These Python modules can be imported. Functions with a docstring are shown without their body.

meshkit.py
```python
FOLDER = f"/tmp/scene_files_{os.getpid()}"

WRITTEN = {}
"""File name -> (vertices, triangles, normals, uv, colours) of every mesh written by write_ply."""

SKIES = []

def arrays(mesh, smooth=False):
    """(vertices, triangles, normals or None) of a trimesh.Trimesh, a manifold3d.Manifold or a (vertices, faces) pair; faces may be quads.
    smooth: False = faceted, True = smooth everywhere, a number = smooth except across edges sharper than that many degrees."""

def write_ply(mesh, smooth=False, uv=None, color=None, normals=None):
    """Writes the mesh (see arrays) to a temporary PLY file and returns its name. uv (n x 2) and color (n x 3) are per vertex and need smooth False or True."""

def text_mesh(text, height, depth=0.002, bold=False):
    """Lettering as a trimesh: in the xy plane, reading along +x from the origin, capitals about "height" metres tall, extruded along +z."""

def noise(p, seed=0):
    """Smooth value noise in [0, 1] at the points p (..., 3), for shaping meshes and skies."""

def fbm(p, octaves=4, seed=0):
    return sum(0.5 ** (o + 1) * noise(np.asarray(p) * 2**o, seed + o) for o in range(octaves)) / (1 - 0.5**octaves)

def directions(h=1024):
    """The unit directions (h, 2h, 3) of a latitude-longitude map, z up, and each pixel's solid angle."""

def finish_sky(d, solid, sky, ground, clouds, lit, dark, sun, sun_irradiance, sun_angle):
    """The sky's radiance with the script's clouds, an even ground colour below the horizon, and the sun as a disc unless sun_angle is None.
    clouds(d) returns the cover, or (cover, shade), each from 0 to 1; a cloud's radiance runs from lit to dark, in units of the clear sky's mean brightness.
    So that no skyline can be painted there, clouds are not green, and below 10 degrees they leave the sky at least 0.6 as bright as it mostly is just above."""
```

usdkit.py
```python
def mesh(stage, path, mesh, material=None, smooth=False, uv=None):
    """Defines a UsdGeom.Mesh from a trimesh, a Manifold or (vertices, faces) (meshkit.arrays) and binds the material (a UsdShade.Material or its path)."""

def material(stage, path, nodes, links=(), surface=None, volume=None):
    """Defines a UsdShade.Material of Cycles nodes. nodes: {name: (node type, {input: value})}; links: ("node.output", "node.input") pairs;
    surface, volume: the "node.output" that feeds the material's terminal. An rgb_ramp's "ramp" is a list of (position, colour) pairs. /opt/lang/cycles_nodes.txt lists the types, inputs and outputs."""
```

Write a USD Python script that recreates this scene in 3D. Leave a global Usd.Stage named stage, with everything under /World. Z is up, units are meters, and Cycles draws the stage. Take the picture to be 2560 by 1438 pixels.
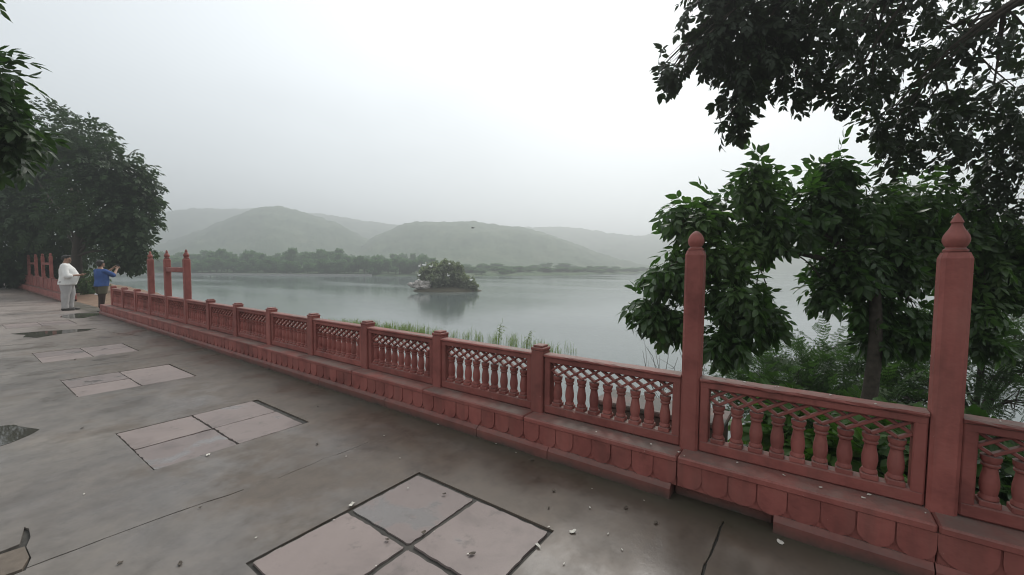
import math
import numpy as np
import trimesh
import manifold3d as m3
import shapely
from shapely.geometry import Polygon, LineString, box as sbox
import usdkit
import meshkit
from pxr import Usd, UsdGeom, UsdLux, UsdShade, Gf, Sdf

stage = Usd.Stage.CreateInMemory()
UsdGeom.SetStageUpAxis(stage, "Z")
UsdGeom.SetStageMetersPerUnit(stage, 1.0)
UsdGeom.Xform.Define(stage, "/World")
UsdGeom.Scope.Define(stage, "/World/Looks")
rng = np.random.default_rng(7)

# ------------------------------------------------------------------ camera
# x: across the terrace towards the lake, y: along the balustrade, z: up; the camera stands 1.53 m above the terrace
EYE = np.array([0.0, 0.0, 1.527])
FOC, PITCH, ROLL, YAW = 1032.41, 0.0536, 0.0071, 0.9486
F0 = np.array([math.sin(YAW), math.cos(YAW), 0.0])
R0 = np.array([math.cos(YAW), -math.sin(YAW), 0.0])
ZU = np.array([0.0, 0.0, 1.0])
FW = math.cos(PITCH) * F0 - math.sin(PITCH) * ZU
UPV = math.sin(PITCH) * F0 + math.cos(PITCH) * ZU
RT = math.cos(ROLL) * R0 + math.sin(ROLL) * UPV
UU = math.cos(ROLL) * UPV - math.sin(ROLL) * R0
cam = UsdGeom.Camera.Define(stage, "/World/camera")
M = Gf.Matrix4d(*RT, 0, *UU, 0, *(-FW), 0, *EYE, 1)
cam.AddTransformOp().Set(M)
cam.CreateHorizontalApertureAttr(36.0)
cam.CreateVerticalApertureAttr(36.0 * 575 / 1024)
cam.CreateFocalLengthAttr(36.0 * FOC / 2560)
cam.CreateClippingRangeAttr(Gf.Vec2f(0.05, 20000))
cam.CreateExposureAttr(0.75)

# ------------------------------------------------------------------ sky and veiled sun
SUN_AZ = YAW + math.radians(20)          # clockwise from +y
SUN_EL = math.radians(46)
SUND = np.array([math.sin(SUN_AZ) * math.cos(SUN_EL), math.cos(SUN_AZ) * math.cos(SUN_EL), math.sin(SUN_EL)])
sky = UsdLux.DomeLight.Define(stage, "/World/sky")
CLOUD = 5.7
sky_mat = usdkit.material(stage, "/World/Looks/sky", {
    "st": ("sky_texture", {"sky_type": "single_scattering", "sun_disc": False, "sun_elevation": SUN_EL, "sun_rotation": SUN_AZ, "altitude": 400.0, "aerosol_density": 3.0}),
    "g": ("geometry", {}),
    "mp": ("mapping", {"scale": (1.0, 1.0, 2.6), "location": (0.35, 0.1, 0.2)}),
    "n": ("noise_texture", {"scale": 1.15, "detail": 3.0, "roughness": 0.45}),
    "r": ("map_range", {"range_type": "smoothstep", "from_min": 0.3, "from_max": 0.7, "to_min": 0.80, "to_max": 1.06}),
    "dot": ("normal", {"direction": tuple(float(v) for v in SUND)}),
    "sx": ("separate_xyz", {}),
    "dx": ("math", {"math_type": "multiply", "value2": float(SUND[0])}),
    "dy": ("math", {"math_type": "multiply_add", "value2": float(SUND[1])}),
    "dz": ("math", {"math_type": "multiply_add", "value2": float(SUND[2])}),
    "gl": ("map_range", {"range_type": "smoothstep", "from_min": 0.40, "from_max": 1.0, "to_min": 0.97, "to_max": 1.28}),
    "mu": ("math", {"math_type": "multiply"}),
    "mv": ("math", {"math_type": "multiply", "value2": CLOUD}),
    "cc": ("mix", {"mix_type": "multiply", "fac": 1.0, "color2": (0.95, 1.0, 1.035)}),
    "mx": ("mix", {"fac": 0.9}),
    "bg": ("background_shader", {"strength": 0.1}),
}, [("g.position", "mp.vector"), ("mp.vector", "n.vector"), ("n.fac", "r.value"), ("g.position", "sx.vector"),
    ("sx.x", "dx.value1"), ("sx.y", "dy.value1"), ("dx.value", "dy.value3"), ("sx.z", "dz.value1"), ("dy.value", "dz.value3"),
    ("dz.value", "gl.value"), ("r.result", "mu.value1"), ("gl.result", "mu.value2"), ("mu.value", "mv.value1"), ("mv.value", "cc.color1"),
    ("st.color", "mx.color1"), ("cc.color", "mx.color2"), ("mx.color", "bg.color")], surface="bg.background")
UsdShade.MaterialBindingAPI.Apply(sky.GetPrim()).Bind(sky_mat)
sky.GetPrim().SetCustomDataByKey("kind", "structure")
sun = UsdLux.DistantLight.Define(stage, "/World/sun")
sun.CreateIntensityAttr(0.4)
sun.CreateAngleAttr(25.0)
sun.CreateNormalizeAttr(True)
sun.CreateColorAttr(Gf.Vec3f(1.0, 0.97, 0.92))
zx = SUND
xx = np.cross(ZU, zx); xx /= np.linalg.norm(xx)
yx = np.cross(zx, xx)
sun.AddTransformOp().Set(Gf.Matrix4d(*xx, 0, *yx, 0, *zx, 0, 0, 0, 50, 1))
WATER_Z = -1.8
HAZE_DENSITY = 0.0027


# ------------------------------------------------------------------ helpers
def ray(px, py):
    return FW + (px - 1280) / FOC * RT - (py - 719) / FOC * UU


def at(px, py, depth):
    """The point of the place that is seen in that direction, depth metres ahead."""
    d = ray(px, py)
    return EYE + d * depth / (d @ F0)


def ground(px, py, z=0.0):
    d = ray(px, py)
    return EYE + d * (z - EYE[2]) / d[2]


def to_px(P):
    v = np.asarray(P) - EYE
    d = v @ FW
    return 1280 + FOC * (v @ RT) / d, 719 - FOC * (v @ UU) / d, d


used = {}


def unique(parent, name):
    k = used.get((parent, name), 0)
    used[(parent, name)] = k + 1
    return name if k == 0 else f"{name}_{k:03d}"


def tag(prim, label=None, cat=None, group=None, kind=None):
    prim = prim.GetPrim() if hasattr(prim, "GetPrim") else prim
    for k, v in (("label", label), ("category", cat), ("group", group), ("kind", kind)):
        if v:
            prim.SetCustomDataByKey(k, v)
    return prim


def obj(name, mesh, mat, parent=None, smooth=False):
    base = "/World" if parent is None else str(parent.GetPath())
    path = f"{base}/{unique(base, name)}"
    return usdkit.mesh(stage, path, mesh, mat, smooth=smooth).GetPrim()


def thing(name, label, cat, loc=(0, 0, 0), rotz=0.0, group=None, kind=None):
    x = UsdGeom.Xform.Define(stage, "/World/" + unique("/World", name))
    x.AddTranslateOp().Set(Gf.Vec3d(*map(float, loc)))
    if rotz:
        x.AddRotateZOp().Set(math.degrees(rotz))
    return tag(x, label, cat, group, kind)


def copy_of(root, label, loc, rotz, scale, group=None):
    was = root.GetCustomData()
    name = str(root.GetName())
    x = UsdGeom.Xform.Define(stage, "/World/" + unique("/World", name))
    p = x.GetPrim()
    p.GetReferences().AddInternalReference(root.GetPath())
    x.ClearXformOpOrder()
    x.AddTranslateOp(opSuffix="place").Set(Gf.Vec3d(*map(float, loc)))
    x.AddRotateZOp(opSuffix="turn").Set(math.degrees(rotz))
    x.AddScaleOp(opSuffix="size").Set(Gf.Vec3f(*map(float, scale)))
    p.SetInstanceable(True)
    return tag(p, label, was["category"], group or was.get("group"))


def join(parts):
    vs, fs, n = [], [], 0
    for p in parts:
        v, f = (np.asarray(p.vertices), np.asarray(p.faces)) if hasattr(p, "vertices") else (np.asarray(p[0]), np.asarray(p[1]))
        if f.shape[1] == 4:
            f = np.vstack([f[:, [0, 1, 2]], f[:, [0, 2, 3]]])
        vs.append(v); fs.append(f + n); n += len(v)
    return np.vstack(vs), np.vstack(fs)


_cb = {}


def cbox(x0, x1, y0, y1, z0, z1, b=0.006):
    """A box with chamfered edges."""
    s = np.array([x1 - x0, y1 - y0, z1 - z0]) / 2
    b = min(b, *(s * 0.45))
    if "f" not in _cb:
        pts = []
        for sx in (-1, 1):
            for sy in (-1, 1):
                for sz in (-1, 1):
                    for k in range(3):
                        q = np.array([sx, sy, sz], float) * 1.0
                        q[k] -= 0  # kept on face k
                        pts.append((sx, sy, sz, k))
        _cb["p"] = pts
        v = np.array([[p[i] * (1 - (0.2 if i != p[3] else 0)) for i in range(3)] for p in pts])
        h = trimesh.convex.convex_hull(v)
        order = [int(np.argmin(((h.vertices - w) ** 2).sum(1))) for w in v]
        inv = {o: i for i, o in enumerate(order)}
        _cb["f"] = np.array([[inv[a] for a in f] for f in h.faces])
    v = np.array([[p[i] * (s[i] - (b if i != p[3] else 0)) for i in range(3)] for p in _cb["p"]])
    return v + np.array([(x0 + x1) / 2, (y0 + y1) / 2, (z0 + z1) / 2]), _cb["f"]


def moved(m, R=None, t=(0, 0, 0)):
    v, f = m
    v = np.asarray(v)
    if R is not None:
        v = v @ np.asarray(R).T
    return v + np.asarray(t), f


def lathe(profile, n=12, center=(0, 0, 0)):
    """profile: (radius, z) from bottom to top; closed at the ends."""
    pr = np.array(profile, float)
    a = np.arange(n) * 2 * np.pi / n
    v = np.stack([pr[:, None, 0] * np.cos(a), pr[:, None, 0] * np.sin(a), np.repeat(pr[:, 1:2], n, 1)], -1).reshape(-1, 3)
    f = []
    for i in range(len(pr) - 1):
        for j in range(n):
            k = (j + 1) % n
            f += [[i * n + j, i * n + k, (i + 1) * n + k], [i * n + j, (i + 1) * n + k, (i + 1) * n + j]]
    b, t = len(v), len(v) + 1
    v = np.vstack([v, [[0, 0, pr[0, 1]], [0, 0, pr[-1, 1]]]])
    e = (len(pr) - 1) * n
    for j in range(n):
        k = (j + 1) % n
        f += [[b, k, j], [t, e + j, e + k]]
    return v + np.asarray(center), np.array(f)


def tube(pts, rad, n=7):
    pts = np.asarray(pts, float)
    rad = np.broadcast_to(rad, len(pts))
    d = np.gradient(pts, axis=0)
    d /= np.maximum(np.linalg.norm(d, axis=1, keepdims=True), 1e-9)
    ref = np.array([0.31, 0.2, 0.93]) if abs(d.mean(0)[2]) < 0.85 else np.array([0.9, 0.3, 0.1])
    a = np.cross(d, ref); a /= np.maximum(np.linalg.norm(a, axis=1, keepdims=True), 1e-9)
    b = np.cross(d, a)
    t = np.arange(n) * 2 * np.pi / n
    v = (pts[:, None] + rad[:, None, None] * (a[:, None] * np.cos(t)[None, :, None] + b[:, None] * np.sin(t)[None, :, None])).reshape(-1, 3)
    i, j = np.meshgrid(np.arange(len(pts) - 1), np.arange(n), indexing="ij")
    k = (j + 1) % n
    q = np.stack([i * n + j, i * n + k, (i + 1) * n + k, (i + 1) * n + j], -1).reshape(-1, 4)
    f = np.vstack([q[:, [0, 2, 1]], q[:, [0, 3, 2]]])
    c0, c1 = len(v), len(v) + 1
    v = np.vstack([v, pts[:1], pts[-1:]])
    e = (len(pts) - 1) * n
    jj = np.arange(n); kk = (jj + 1) % n
    f = np.vstack([f, np.stack([np.full(n, c0), jj, kk], 1), np.stack([np.full(n, c1), e + kk, e + jj], 1)])
    return v, f


def curve(a, b, bend, n=7):
    a, b = np.asarray(a, float), np.asarray(b, float)
    t = np.linspace(0, 1, n)[:, None]
    c = (a + b) / 2 + np.asarray(bend)
    return (1 - t) ** 2 * a + 2 * t * (1 - t) * c + t ** 2 * b


def grid_mesh(P):
    """P (n, m, 3) -> quad sheet."""
    n, m = P.shape[:2]
    i, j = np.meshgrid(np.arange(n - 1), np.arange(m - 1), indexing="ij")
    q = np.stack([i * m + j, i * m + j + 1, (i + 1) * m + j + 1, (i + 1) * m + j], -1).reshape(-1, 4)
    return P.reshape(-1, 3), q


def prism(poly, z0, z1):
    out = []
    for g in getattr(poly, "geoms", [poly]):
        if g.is_empty or g.area < 1e-6:
            continue
        m = trimesh.creation.extrude_polygon(g, z1 - z0, engine="earcut")
        m.apply_translation((0, 0, z0))
        out.append(m)
    return join(out)


# ------------------------------------------------------------------ materials
def mat(name, nodes, links, surface="p.BSDF", volume=None):
    return usdkit.material(stage, "/World/Looks/" + name, nodes, links, surface=surface, volume=volume)


def plain(name, color, rough=0.6, var=0.18, scale=14.0, bump=0.15, spec=0.4):
    c = np.array(color)
    return mat(name, {
        "g": ("geometry", {}),
        "n": ("noise_texture", {"scale": scale, "detail": 4.0, "roughness": 0.6}),
        "r": ("rgb_ramp", {"ramp": [(0.25, tuple(c * (1 - var))), (0.75, tuple(np.minimum(c * (1 + var), 0.95)))]}),
        "b": ("bump", {"strength": bump, "distance": 0.01}),
        "p": ("principled_bsdf", {"roughness": rough, "specular_ior_level": spec})},
        [("g.position", "n.vector"), ("n.fac", "r.fac"), ("n.fac", "b.height"), ("r.color", "p.base_color"), ("b.normal", "p.normal")])


RED = (0.265, 0.083, 0.068)
red_paint = mat("red_painted_stone", {
    "g": ("geometry", {}),
    "n": ("noise_texture", {"scale": 3.5, "detail": 5.0, "roughness": 0.65}),
    "n2": ("noise_texture", {"scale": 38.0, "detail": 3.0}),
    "r": ("rgb_ramp", {"ramp": [(0.28, (0.165, 0.049, 0.041)), (0.5, RED), (0.72, (0.30, 0.105, 0.086))]}),
    "sx": ("separate_xyz", {}),
    "up": ("map_range", {"from_min": 0.55, "from_max": 0.95, "to_min": 0.0, "to_max": 0.95, "clamp": True}),
    "dn": ("noise_texture", {"scale": 2.2, "detail": 6.0, "roughness": 0.7}),
    "dr": ("map_range", {"from_min": 0.36, "from_max": 0.62, "to_min": 0.15, "to_max": 1.0, "clamp": True}),
    "df": ("math", {"math_type": "multiply"}),
    "dust": ("mix", {"color2": (0.185, 0.142, 0.122)}),
    "wn": ("noise_texture", {"scale": 9.0, "detail": 6.0, "roughness": 0.75}),
    "wr": ("map_range", {"from_min": 0.665, "from_max": 0.70, "to_min": 0.0, "to_max": 0.6, "clamp": True}),
    "worn": ("mix", {"color2": (0.48, 0.33, 0.28)}),
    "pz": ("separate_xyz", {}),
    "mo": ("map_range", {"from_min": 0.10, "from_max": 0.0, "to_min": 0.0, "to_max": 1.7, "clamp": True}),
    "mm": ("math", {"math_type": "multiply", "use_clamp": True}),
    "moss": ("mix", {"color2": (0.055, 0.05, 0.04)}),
    "sm": ("mapping", {"scale": (7.0, 7.0, 0.8)}),
    "sn": ("noise_texture", {"scale": 1.0, "detail": 5.0, "roughness": 0.65}),
    "sr": ("map_range", {"from_min": 0.48, "from_max": 0.68, "to_min": 0.0, "to_max": 0.38, "clamp": True}),
    "streak": ("mix", {"color2": (0.115, 0.055, 0.045)}),
    "oi": ("object_info", {}),
    "ov": ("map_range", {"from_min": 0.0, "from_max": 1.0, "to_min": 0.84, "to_max": 1.14}),
    "hv": ("hsv", {}),
    "b": ("bump", {"strength": 0.45, "distance": 0.006}),
    "p": ("principled_bsdf", {"roughness": 0.62, "specular_ior_level": 0.3})},
    [("g.position", "n.vector"), ("g.position", "n2.vector"), ("g.position", "dn.vector"), ("g.position", "wn.vector"),
     ("n.fac", "r.fac"), ("g.normal", "sx.vector"), ("sx.z", "up.value"), ("dn.fac", "dr.value"), ("up.result", "df.value1"), ("dr.result", "df.value2"),
     ("r.color", "hv.color"), ("oi.random", "ov.value"), ("ov.result", "hv.value"), ("g.position", "sm.vector"), ("sm.vector", "sn.vector"), ("sn.fac", "sr.value"), ("sr.result", "streak.fac"), ("hv.color", "streak.color1"), ("streak.color", "worn.color1"), ("wn.fac", "wr.value"), ("wr.result", "worn.fac"),
     ("worn.color", "dust.color1"), ("df.value", "dust.fac"),
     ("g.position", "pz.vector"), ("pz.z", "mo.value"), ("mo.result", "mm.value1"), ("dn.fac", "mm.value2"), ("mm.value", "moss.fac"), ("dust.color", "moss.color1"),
     ("n2.fac", "b.height"), ("b.normal", "p.normal"), ("moss.color", "p.base_color")])

concrete = mat("wet_concrete", {
    "g": ("geometry", {}),
    "n": ("noise_texture", {"scale": 0.55, "detail": 6.0, "roughness": 0.62, "distortion": 0.1}),
    "n2": ("noise_texture", {"scale": 5.0, "detail": 6.0, "roughness": 0.7}),
    "n3": ("noise_texture", {"scale": 90.0, "detail": 2.0}),
    "nb": ("noise_texture", {"scale": 1.1, "detail": 5.0, "roughness": 0.65, "distortion": 0.15}),
    "r": ("rgb_ramp", {"ramp": [(0.30, (0.070, 0.060, 0.052)), (0.44, (0.120, 0.106, 0.096)), (0.58, (0.162, 0.144, 0.128)), (0.72, (0.220, 0.193, 0.168))]}),
    "bx": ("map_range", {"from_min": 0.6, "from_max": 2.8, "to_min": -0.08, "to_max": 0.26}),
    "ba": ("math", {"math_type": "add"}),
    "br": ("map_range", {"from_min": 0.47, "from_max": 0.62, "to_min": 0.0, "to_max": 0.75, "clamp": True}),
    "brown": ("mix", {"color2": (0.080, 0.059, 0.042)}),
    "r2": ("rgb_ramp", {"ramp": [(0.28, (0.66, 0.64, 0.61)), (0.5, (1.0, 0.985, 0.96)), (0.72, (1.24, 1.19, 1.13))]}),
    "mul": ("mix", {"mix_type": "multiply", "fac": 0.9}),
    "px": ("separate_xyz", {}),
    "dry": ("map_range", {"range_type": "smoothstep", "from_min": 8.0, "from_max": 19.0, "to_min": 0.0, "to_max": 0.8, "clamp": True}),  # only blends in a lighter, warmer colour as y grows
    "far_tone": ("mix", {"color2": (0.27, 0.228, 0.205)}),
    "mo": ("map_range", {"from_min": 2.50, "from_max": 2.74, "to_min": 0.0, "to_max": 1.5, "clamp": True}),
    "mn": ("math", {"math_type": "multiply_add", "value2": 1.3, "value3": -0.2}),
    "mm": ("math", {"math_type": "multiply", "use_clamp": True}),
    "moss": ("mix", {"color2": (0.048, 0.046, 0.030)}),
    "rr": ("map_range", {"from_min": 0.38, "from_max": 0.60, "to_min": 0.25, "to_max": 0.58, "clamp": True}),
    "b": ("bump", {"strength": 0.10, "distance": 0.003}),
    "b2": ("bump", {"strength": 0.2, "distance": 0.010}),
    "p": ("principled_bsdf", {"specular_ior_level": 0.5})},
    [("g.position", "n.vector"), ("g.position", "n2.vector"), ("g.position", "n3.vector"), ("g.position", "nb.vector"),
     ("n.fac", "r.fac"), ("px.x", "bx.value"), ("nb.fac", "ba.value1"), ("bx.result", "ba.value2"), ("ba.value", "br.value"), ("br.result", "brown.fac"), ("r.color", "brown.color1"),
     ("n2.fac", "r2.fac"), ("brown.color", "mul.color1"), ("r2.color", "mul.color2"),
     ("g.position", "px.vector"), ("px.x", "mo.value"), ("n2.fac", "mn.value1"), ("mo.result", "mm.value1"), ("mn.value", "mm.value2"), ("mm.value", "moss.fac"), ("px.y", "dry.value"), ("dry.result", "far_tone.fac"), ("mul.color", "far_tone.color1"), ("far_tone.color", "moss.color1"),
     ("nb.fac", "rr.value"), ("rr.result", "p.roughness"), ("n3.fac", "b.height"), ("n2.fac", "b2.height"), ("b.normal", "b2.normal"), ("b2.normal", "p.normal"), ("moss.color", "p.base_color")])


def slab_mat(name, c, wet):
    c = np.array(c)
    return mat(name, {
        "g": ("geometry", {}),
        "n": ("noise_texture", {"scale": 2.2, "detail": 5.0, "roughness": 0.6, "distortion": 0.5}),
        "n2": ("noise_texture", {"scale": 60.0, "detail": 3.0}),
        "n4": ("noise_texture", {"scale": 7.0, "detail": 5.0, "roughness": 0.7}),
        "r": ("rgb_ramp", {"ramp": [(0.25, tuple(c * 0.55)), (0.45, tuple(c * 0.92)), (0.6, tuple(c)), (0.75, tuple(c * 1.15))]}),
        "w": ("map_range", {"from_min": wet, "from_max": wet + 0.06, "to_min": 0.0, "to_max": 0.75, "clamp": True}),
        "wm": ("mix", {"color2": (0.145, 0.136, 0.13)}),
        "s": ("map_range", {"from_min": 0.58, "from_max": 0.72, "to_min": 0.0, "to_max": 0.75, "clamp": True}),
        "sm": ("mix", {"color2": (0.10, 0.085, 0.075)}),
        "rr": ("map_range", {"from_min": 0.0, "from_max": 0.75, "to_min": 0.5, "to_max": 0.22, "clamp": True}),
        "b": ("bump", {"strength": 0.2, "distance": 0.003}),
        "p": ("principled_bsdf", {"specular_ior_level": 0.45})},
        [("g.position", "n.vector"), ("g.position", "n2.vector"), ("g.position", "n4.vector"), ("n.fac", "r.fac"), ("n.fac", "w.value"), ("w.result", "wm.fac"), ("r.color", "wm.color1"),
         ("n4.fac", "s.value"), ("s.result", "sm.fac"), ("wm.color", "sm.color1"),
         ("w.result", "rr.value"), ("rr.result", "p.roughness"), ("n2.fac", "b.height"), ("b.normal", "p.normal"), ("sm.color", "p.base_color")])


slab_mats = [slab_mat("pink_slab", (0.215, 0.172, 0.158), 0.60), slab_mat("pink_slab_damp", (0.190, 0.153, 0.142), 0.53), slab_mat("pink_slab_clean", (0.232, 0.185, 0.169), 0.66)]
dirt = plain("dark_wet_dirt", (0.042, 0.038, 0.032), 0.75, 0.6, 9.0, 0.5)
soil = plain("brown_soil", (0.20, 0.135, 0.095), 0.9, 0.3, 3.0, 0.5, 0.2)
bank_soil = plain("muddy_bank", (0.085, 0.075, 0.05), 0.85, 0.4, 3.0, 0.6, 0.2)
grey_stone = plain("grey_ledge_concrete", (0.30, 0.29, 0.275), 0.7, 0.2, 6.0, 0.3)
rubble_mat = plain("broken_sandstone", (0.125, 0.100, 0.078), 0.75, 0.3, 12.0, 0.4)
guano_mat = plain("whitened_rock", (0.42, 0.38, 0.35), 0.85, 0.5, 1.6, 0.5, 0.2)
white_litter = plain("pale_petals", (0.55, 0.52, 0.46), 0.6, 0.2, 40.0, 0.1)
brown_litter = plain("brown_leaf_bits", (0.075, 0.06, 0.045), 0.7, 0.3, 40.0, 0.1)
bark = plain("grey_brown_bark", (0.060, 0.050, 0.040), 0.9, 0.35, 18.0, 0.8, 0.2)
pale_bark = plain("pale_bark", (0.15, 0.13, 0.10), 0.9, 0.35, 14.0, 0.7, 0.2)
far_bark = plain("far_bark", (0.07, 0.06, 0.05), 0.9, 0.2, 2.0, 0.1, 0.2)
skin = plain("brown_skin", (0.27, 0.155, 0.105), 0.5, 0.08, 20.0, 0.05)
hair = plain("black_hair", (0.018, 0.015, 0.013), 0.5, 0.3, 80.0, 0.4)
white_cloth = plain("white_cotton", (0.68, 0.67, 0.64), 0.85, 0.05, 9.0, 0.5, 0.2)
grey_cloth = plain("pale_grey_trousers", (0.36, 0.345, 0.335), 0.85, 0.08, 9.0, 0.5, 0.2)
blue_cloth = plain("blue_cotton", (0.045, 0.085, 0.22), 0.85, 0.15, 9.0, 0.5, 0.2)
olive_cloth = plain("olive_cloth", (0.085, 0.075, 0.05), 0.85, 0.15, 9.0, 0.4, 0.2)
dark_cloth = plain("dark_brown_trousers", (0.040, 0.026, 0.022), 0.85, 0.2, 9.0, 0.4, 0.2)
shoe_mat = plain("dark_shoes", (0.035, 0.030, 0.027), 0.5, 0.2, 20.0, 0.1)
phone_mat = plain("black_phone", (0.015, 0.015, 0.016), 0.25, 0.1, 5.0, 0.0)
egret_mat = plain("white_feathers", (0.80, 0.79, 0.76), 0.8, 0.04, 9.0, 0.1, 0.2)
beak_mat = plain("yellow_beak", (0.5, 0.33, 0.05), 0.5, 0.1, 9.0, 0.0)
dark_bird = plain("dark_feathers", (0.05, 0.047, 0.045), 0.7, 0.1, 9.0, 0.1)


def leaf_mat(name, dark, light, trans=0.35, rough=0.42, spec=0.4):
    d, l = np.array(dark), np.array(light)
    return mat(name, {
        "g": ("geometry", {}),
        "r": ("rgb_ramp", {"ramp": [(0.0, tuple(d)), (0.55, tuple((d + l) / 2)), (0.9, tuple(l)), (1.0, tuple(l * np.array([1.25, 1.1, 0.9])))]}),
        "n": ("noise_texture", {"scale": 0.9, "detail": 2.0}),
        "mr": ("map_range", {"from_min": 0.3, "from_max": 0.7, "to_min": -0.25, "to_max": 0.25}),
        "ad": ("math", {"math_type": "add", "use_clamp": True}),
        "p": ("principled_bsdf", {"roughness": rough, "specular_ior_level": spec}),
        "t": ("translucent_bsdf", {}),
        "tc": ("mix", {"mix_type": "multiply", "fac": 1.0, "color2": (0.95, 1.25, 0.55)}),
        "m": ("mix_closure", {"fac": trans})},
        [("g.position", "n.vector"), ("n.fac", "mr.value"), ("g.random_per_island", "ad.value1"), ("mr.result", "ad.value2"), ("ad.value", "r.fac"), ("r.color", "p.base_color"), ("r.color", "tc.color1"), ("tc.color", "t.color"), ("p.BSDF", "m.closure1"), ("t.BSDF", "m.closure2")], surface="m.closure")


leaf_dark = leaf_mat("glossy_green_leaf", (0.05, 0.095, 0.028), (0.19, 0.30, 0.075), 0.42, 0.33, 0.55)
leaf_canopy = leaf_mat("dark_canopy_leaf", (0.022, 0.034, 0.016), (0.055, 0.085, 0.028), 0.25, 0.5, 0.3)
leaf_left = leaf_mat("broad_tree_leaf", (0.032, 0.056, 0.022), (0.085, 0.135, 0.048), 0.3, 0.55, 0.3)
leaf_bright = leaf_mat("bright_leaf", (0.065, 0.125, 0.028), (0.15, 0.26, 0.06), 0.4, 0.4)
leaf_feather = leaf_mat("feathery_leaf", (0.050, 0.085, 0.032), (0.100, 0.160, 0.055), 0.4, 0.6, 0.2)
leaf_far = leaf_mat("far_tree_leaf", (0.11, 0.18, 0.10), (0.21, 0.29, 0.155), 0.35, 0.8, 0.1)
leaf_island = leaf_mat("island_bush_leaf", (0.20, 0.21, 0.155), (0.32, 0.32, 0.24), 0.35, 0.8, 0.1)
reed_mat = leaf_mat("reed_blades", (0.19, 0.22, 0.10), (0.35, 0.38, 0.19), 0.4, 0.6, 0.2)
hill_mat = mat("wooded_hill", {
    "g": ("geometry", {}),
    "n": ("noise_texture", {"scale": 0.06, "detail": 9.0, "roughness": 0.8}),
    "n2": ("noise_texture", {"scale": 0.35, "detail": 5.0, "roughness": 0.7}),
    "r": ("rgb_ramp", {"ramp": [(0.3, (0.05, 0.08, 0.045)), (0.5, (0.10, 0.145, 0.08)), (0.7, (0.19, 0.21, 0.13))]}),
    "b": ("bump", {"strength": 0.8, "distance": 2.5}),
    "p": ("principled_bsdf", {"roughness": 0.95, "specular_ior_level": 0.1})},
    [("g.position", "n.vector"), ("g.position", "n2.vector"), ("n.fac", "r.fac"), ("n2.fac", "b.height"), ("b.normal", "p.normal"), ("r.color", "p.base_color")])
water_mat = mat("lake_water", {
    "g": ("geometry", {}),
    "mp": ("mapping", {"rotation": (0, 0, 0.9486), "scale": (1.0, 0.35, 1.0)}),
    "n": ("noise_texture", {"scale": 2.6, "detail": 4.0, "roughness": 0.55}),
    "n2": ("noise_texture", {"scale": 0.06, "detail": 3.0, "roughness": 0.5}),
    "rr": ("map_range", {"from_min": 0.42, "from_max": 0.60, "to_min": 0.05, "to_max": 0.17, "clamp": True}),
    "b": ("bump", {"strength": 0.22, "distance": 0.03}),
    "p": ("principled_bsdf", {"base_color": (0.10, 0.118, 0.112), "specular_ior_level": 0.5, "ior": 1.33})},
    [("g.position", "mp.vector"), ("mp.vector", "n.vector"), ("mp.vector", "n2.vector"), ("n2.fac", "rr.value"), ("rr.result", "p.roughness"), ("n.fac", "b.height"), ("b.normal", "p.normal")])
puddle_mat = mat("rain_puddle", {"p": ("principled_bsdf", {"base_color": (0.045, 0.042, 0.035), "roughness": 0.03, "ior": 1.33, "specular_ior_level": 0.5})}, [])

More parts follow.
